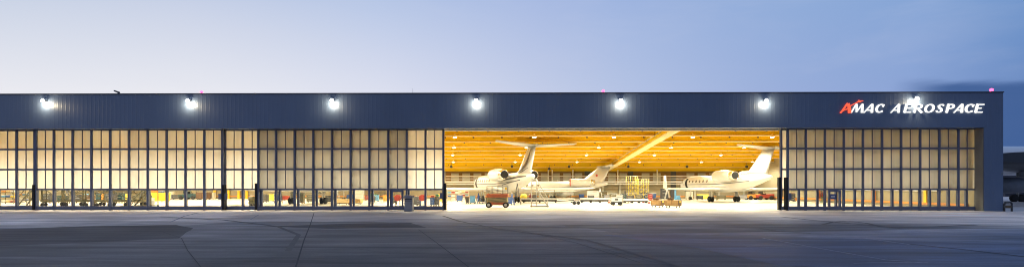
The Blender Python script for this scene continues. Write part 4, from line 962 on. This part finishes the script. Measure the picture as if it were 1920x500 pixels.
# ---- behind the left door leaves
rk, p, zs = shelf_rack('tall khaki rack packed with coloured boxes at the far left', 18, 381.5, 1.9, 2.3, 4); fill('tall rack at the far left', p, zs, 1.9, ['white','card','red','sky','blue','yellow','orange','card','white','sky','yellow','blue'])
rk, p, zs = shelf_rack('shorter khaki rack right of the tall far left one', 40, 377.5, 2.0, 1.9, 3); fill('shorter rack at the far left', p, zs, 2.0, ['red','white','blue','yellow','orange','sky','card','yellow','orange'])
stairs('khaki rolling steps beside the packed racks at far left', 42, 386.5, .9, 1.75, 1.35, 'khaki', 1)
dock('long khaki wheeled dock behind the left doors, left one of the two', 76, 162, 386.5, 2.15); dock('khaki wheeled dock right of the longer one, beside the steep steps', 172, 242, 386.8, 2.05)
stairs('khaki rolling steps at the right end of the khaki docks', 246, 386.5, 1.0, 1.9, 1.75, 'khaki', 1)
bin_box('large yellow container behind the glass right of the khaki docks', 298, 378, 2.3, 1.35, 'yellow', 1.6, name='yellow_container', cat='container')
p, s = spot(290, 378); loose_box('orange box on the large yellow container', p.x, p.y, 1.40, .6,.5,.35,'orange',0,'boxes on the yellow container','red'); p, s = spot(303, 378); loose_box('blue box on the large yellow container', p.x, p.y, 1.40, .55,.5,.30,'blue',0,'boxes on the yellow container','white')
drum('steel drum beside the large yellow container', 284, 385.5, .3, .9, 'steel')
tug('dark teal tow tractor with canopy seen through the left doors', 357, 373.4, 3.4, 'teal', 0, True)
crate_on_dolly('big dark crate right of the teal tow tractor', 382, 373.5, 2.1, 1.2, 1.05, 'dply', 'dply')
tool_cart('pale cabinet by the back wall right of the dark crate', 398, 373, 1.0, 1.3, 'wallpanel', 3); tool_cart('dark low cart left of the teal tow tractor', 331, 373.4, 1.5, .9, 'dsteel', 2); tool_cart('pale tall cabinet left of the teal tow tractor', 322, 373.2, 1.0, 1.5, 'wallpanel', 4)
p, s = spot(473, 385.5); t = thing('air_compressor', 'khaki wheeled compressor behind the glass by the black bumper', 'compressor', p, 0)
MB().lathe([(-.33,.2),(-.28,.34),(.28,.34),(.33,.2)],'x',(0,0,.78),20).build('tank', 'khaki', t); MB().cbox(0,0,.22,.62,.5,.3).build('frame', 'khaki', t, .02); casters(t,.62,.55,.13); MB().path([(-.2,0,1.1),(-.2,0,1.25),(.2,0,1.25),(.2,0,1.1)],.02).build('handle', 'steel', t)
for i, (px, m) in enumerate(((160,'sky'),(186,'teal'),(196,'orange'),(233,'lemon'))):
    drum(['light blue drum behind the khaki docks','teal drum between the two khaki docks','orange drum at the left of the second khaki dock','lemon yellow drum under the second khaki dock'][i], px, 376.5, .38, 1.15, m)
# ---- behind the doubled leaves
bin_box('red bin behind the stacked doors left of the hidden jet wheels', 537, 375.5, 1.0, .75, 'red'); bin_box('black bin next to the red one behind the stacked doors', 529, 375.5, .55, .75, 'dsteel')
tool_cart('pale tall locker between the wheels of the hidden jet', 566, 381.5, .55, 1.45, 'wallpanel', 4)
for i, (px, py) in enumerate(((643,383.5),(666,383))):
    crate_on_dolly(['tan low crate on casters behind the stacked doors, left one','tan low crate on casters behind the stacked doors, right one'][i], px, py, 1.6, .9, .48, 'card', 'card', 0, 'tan low crates on casters')
tool_cart('blue tool cart behind the two tan crates', 657, 377.5, .95, 1.1, 'blue', 4); tool_cart('white tall cabinet behind the right tan crate', 674, 374.5, 1.5, 1.75, 'white', 3); tool_cart('red small tool cart just right of the white tall cabinet', 689, 375, .7, .9, 'red', 3)
bin_box('brick red bin left of the pedestrian door', 724, 378.5, .75, 1.0, 'orange'); tool_cart('light blue tool cart behind the striped stack near the pedestrian door', 705, 377.5, .8, 1.1, 'sky', 4); tool_cart('yellow small tool cart left of the hidden jet', 507, 377, .9, 1.2, 'lemon', 3); tool_cart('blue cabinet row end left of the hidden jet', 516, 376, .9, 1.0, 'blue', 3)
bin_box('green bin far behind the pedestrian door', 700, 374.5, .9, 1.0, 'green')
reel('dark red hose reel seen through the pedestrian door glass', 746, 386, .36, 'red', 'dsteel', .95); reel('red hose reel on a blue stand right of the grey cabinet', 792, 386, .36, 'red', 'blue', .95)
tool_cart('tall dark tool cart with green and blue trays beside the doorway', 811, 386, .45, 1.0, 'blue', 4); tool_cart('tall black tool cart with teal top at the doorway edge', 820, 386, .42, 1.1, 'dsteel', 5, top='teal')
p, s = spot(811, 386); loose_box('red box on the tall blue tool cart', p.x,p.y,1.02,.35,.3,.26,'red',0,'boxes on the doorway tool carts','card'); p, s = spot(820,386); loose_box('green box on the tall black tool cart', p.x,p.y,1.12,.35,.3,.24,'green',0,'boxes on the doorway tool carts','teal')
drum('dark drum behind the hose reel with the blue stand', 781, 383, .33, 1.05, 'dsteel'); tool_cart('yellow narrow cart behind the tall black tool cart', 826, 379, .6, 1.3, 'yellow', 4)
# ---- behind the right leaves
tool_cart('grey cart with red tray behind the right doors near the doorway', 1484, 377.5, .9, 1.3, 'dsteel', 3, top='red'); bin_box('orange bin behind the right doors near the doorway', 1491, 377.5, .5, .6, 'orange')
reel('red hose reel left of the right pedestrian door', 1544, 379, .40, 'red', 'green', 1.1); bin_box('red bin seen through the right pedestrian door', 1552, 378, .6, 1.2, 'red')
tool_cart('white cabinet against the side wall behind the right doors', 1605, 379.5, 1.0, 1.1, 'white', 3)
bin_box('bright yellow bin behind the right doors', 1625, 382.5, 1.05, .85, 'lemon', .8)
for i, px in enumerate((1645,1661)):
    p, s = spot(px, 383.3); t = thing('floor_scrubber', ['green floor scrubber right of the bright yellow bin','second green floor scrubber, left of the pale column'][i], 'floor scrubber', p, 0, 'green floor scrubbers')
    MB().lathe([(-.42,.06),(-.38,.16),(-.1,.25),(.2,.22),(.42,.08)],'x',(0,0,.38),16).build('body', 'green', t); MB().cbox(0,0,.1,.85,.4,.12).build('brush_deck', 'dsteel', t); casters(t,.9,.5,.1); MB().path([(.38,-.15,.4),(.62,-.15,.85),(.62,.15,.85),(.38,.15,.4)],.02).build('handle', 'dsteel', t)
p, s = spot(1696, 386); t = thing('wall_board', 'pale tall service board with a round gauge behind the right doors', 'service board', p)
MB().cbox(0,.3,0,.95,.12,2.3).build('board', 'wallpanel', t); MB().lathe([(.16,.02),(.20,.13),(.232,.14)],'y',(.02,0,1.28),18).build('gauge', 'dply', t); MB().path([(.1,.2,1.1),(.16,.2,.7),(-.1,.2,.3)],.025).build('hose', 'dsteel', t); MB().cbox(0,.3,-.004,1.1,.6,.1).build('foot', 'steel', t)
p, s = spot(1716, 384.5); t = thing('drill_press', 'dark green machine tool behind the right doors', 'machine', p)
MB().cbox(0,0,0,.5,.6,.6).build('base', 'dsteel', t, .02); MB().cbox(0,.12,.602,.2,.2,1.1).build('column', 'teal', t); MB().cbox(0,-.05,1.4,.42,.6,.45).build('head', 'teal', t, .04); MB().path([(0,-.2,1.4),(0,-.2,1.0)],.05).build('spindle', 'steel', t); MB().cbox(0,-.1,.95,.5,.45,.05).build('table', 'steel', t)
tool_cart('grey low cart with leaning pole behind the right doors', 1731, 386.5, .55, .6, 'grey', 2); drum('lemon yellow drum behind the right doors', 1752, 386.5, .22, .55, 'lemon')
bin_box('dark blue bin with white label behind the right doors', 1770, 387.5, .55, .78, 'blue', .5, lid='dsteel'); reel('red round hose reel near the right end of the doors', 1783, 387, .27, 'red', 'dsteel', .95)
tool_cart('grey cupboard near the yellow guard post', 1799, 386.5, .6, .95, 'grey', 3)
p, s = spot(1818, 389); t = thing('guard_post', 'yellow guard post with a white band at the right end of the doors', 'post', p)
MB().tube((0,0,0),(0,0,1.55),.13,n=16).build('lower_tube', 'yellow', t); MB().tube((0,0,1.552),(0,0,1.75),.131,n=16).build('reflective_band', 'white', t); MB().tube((0,0,1.752),(0,0,2.3),.13,n=16).build('upper_tube', 'yellow', t); MB().cbox(0,0,0,.36,.36,.03).build('base_plate', 'dsteel', t)
p, s = spot(1826, 389); t = thing('control_cabinet', 'black control cabinet right of the yellow guard post', 'cabinet', p)
MB().cbox(0,.2,0,.42,.35,2.2).build('body', 'rubber', t, .01); MB().cbox(.0,.02,1.0,.12,.03,.25).build('switch_panel', 'steel', t)

# ------------------------------------------------------------------ airliner and terminal beyond the corner
M['fuselage_far'] = mat('airliner_paint', (.82,.84,.88), .3, 0, .05, .3)
t = thing('airliner', 'large white airliner parked beyond the hangar corner', 'airliner', (0,0,0))
def rg(x, r, z): return [(x, 32+r*math.cos(2*PI*i/28), z+r*math.sin(2*PI*i/28)) for i in range(28)]
zc = 6.3; R_ = 2.25
fu = MB().loft([rg(48.5,.15,7.2), rg(50,.6,7.1), rg(54,1.35,6.85), rg(58,1.95,6.5), rg(61,R_,zc), rg(90,R_,zc), rg(93,2.05,6.1), rg(95.5,1.4,5.8), rg(97,.6,5.5), rg(97.4,.1,5.4)]).build('fuselage', 'fuselage_far', t)
for i in range(26): MB().box(63+i*1.0, 32-R_-.004, 6.5, 63.2+i*1.0, 32-R_+.06, 6.8).build('cabin_window', 'jetdark', fu)
MB().box(62, 32-R_-.012, 6.05, 90, 32-R_+.06, 6.2).build('cheat_line', 'blue', fu)
def wsec(y, le, te, z, th):
    out = []; n_ = 8
    for sgn in (1,-1):
        rng_ = range(n_+1) if sgn == 1 else range(n_-1, 0, -1)
        for i in rng_:
            k = i/n_; out.append((le+(te-le)*k, y, z+sgn*th*math.sqrt(k)*(1-k)*2.2))
    return out
M['wing_under'] = mat('grey_wing_skin', (.045,.05,.06), .4, .1, .08)
for sd in (-1,1):
    w = MB().loft([wsec(32+sd*2.0, 80, 69, 4.9, .9), wsec(32+sd*9, 70, 60, 5.0, .8), wsec(32+sd*18, 61, 50, 5.35, .8), wsec(32+sd*22, 57.5, 47.5, 5.45, .72)]).build('wing', 'wing_under', t)
    e = MB().lathe([(-2.2,.75),(-2.1,1.0),(-.6,1.12),(1.2,1.08),(2.2,.95),(2.25,.85)], 'x', (64.5,32+sd*9.0,2.45), 24).build('engine', mat('engine_cowl', (.16,.18,.22), .35), t)
    MB().loft([[(68,32+sd*9-.15,3.6),(66,32+sd*9-.15,3.6),(66,32+sd*9+.15,3.6),(68,32+sd*9+.15,3.6)],[(70,32+sd*9-.15,5.2),(66,32+sd*9-.15,5.2),(66,32+sd*9+.15,5.2),(70,32+sd*9+.15,5.2)]]).build('pylon', 'grey', e)
    MB().loft([wsec(32+sd*.8, 55.5, 50.5, 7.3, .3), wsec(32+sd*7, 51, 48.6, 7.8, .15)]).build('tailplane', 'fuselage_far', t)
    g = MB().tube((72,32+sd*2.6,.6),(72,32+sd*2.6,4.8),.16).build('main_gear', 'steel', t)
    for k in (-.55,.55): MB().lathe([(-.2,.4),(-.18,.58),(.18,.58),(.2,.4)],'y',(72+k,32+sd*2.6,.58),18).build('wheel', 'tyre', g)
fn = MB().loft([[(57,31.85,8.0),(50,31.85,8.0),(50,32.15,8.0),(57,32.15,8.0)],[(51.5,31.92,12.6),(48.7,31.92,12.6),(48.7,32.08,12.6),(51.5,32.08,12.6)]], smooth=False).build('tail_fin', 'fuselage_far', t)
g = MB().tube((92,32,.4),(92,32,4.4),.12).build('nose_gear', 'steel', t); MB().lathe([(-.14,.3),(-.12,.42),(.12,.42),(.14,.3)],'y',(92,32,.42),16).build('wheel', 'tyre', g)
t = thing('terminal', 'long low dark terminal block far beyond the airliner', 'terminal', (330, 250, 0))
MB().box(-110,0,0,140,30,9.6).build('wall', mat('distant_wall', (.09,.10,.13), .7), t); MB().box(-111,-1,9.605,141,31,10.4).build('roof', mat('distant_roof', (.30,.33,.40), .6), t)
for i in range(60): MB().box(-108+i*4.1,-.06,6.3,-105.4+i*4.1,-.002,8.6).build('window', 'glassdark', t)
t = thing('service_building', 'low dark service building behind the airliner engine', 'building', (150, 75, 0))
MB().box(-36,0,0,50,14,2.6).build('wall', mat('service_wall', (.035,.04,.06), .7), t); MB().box(-36.3,-.3,2.605,50.3,14.3,2.9).build('roof', 'ledge', t)
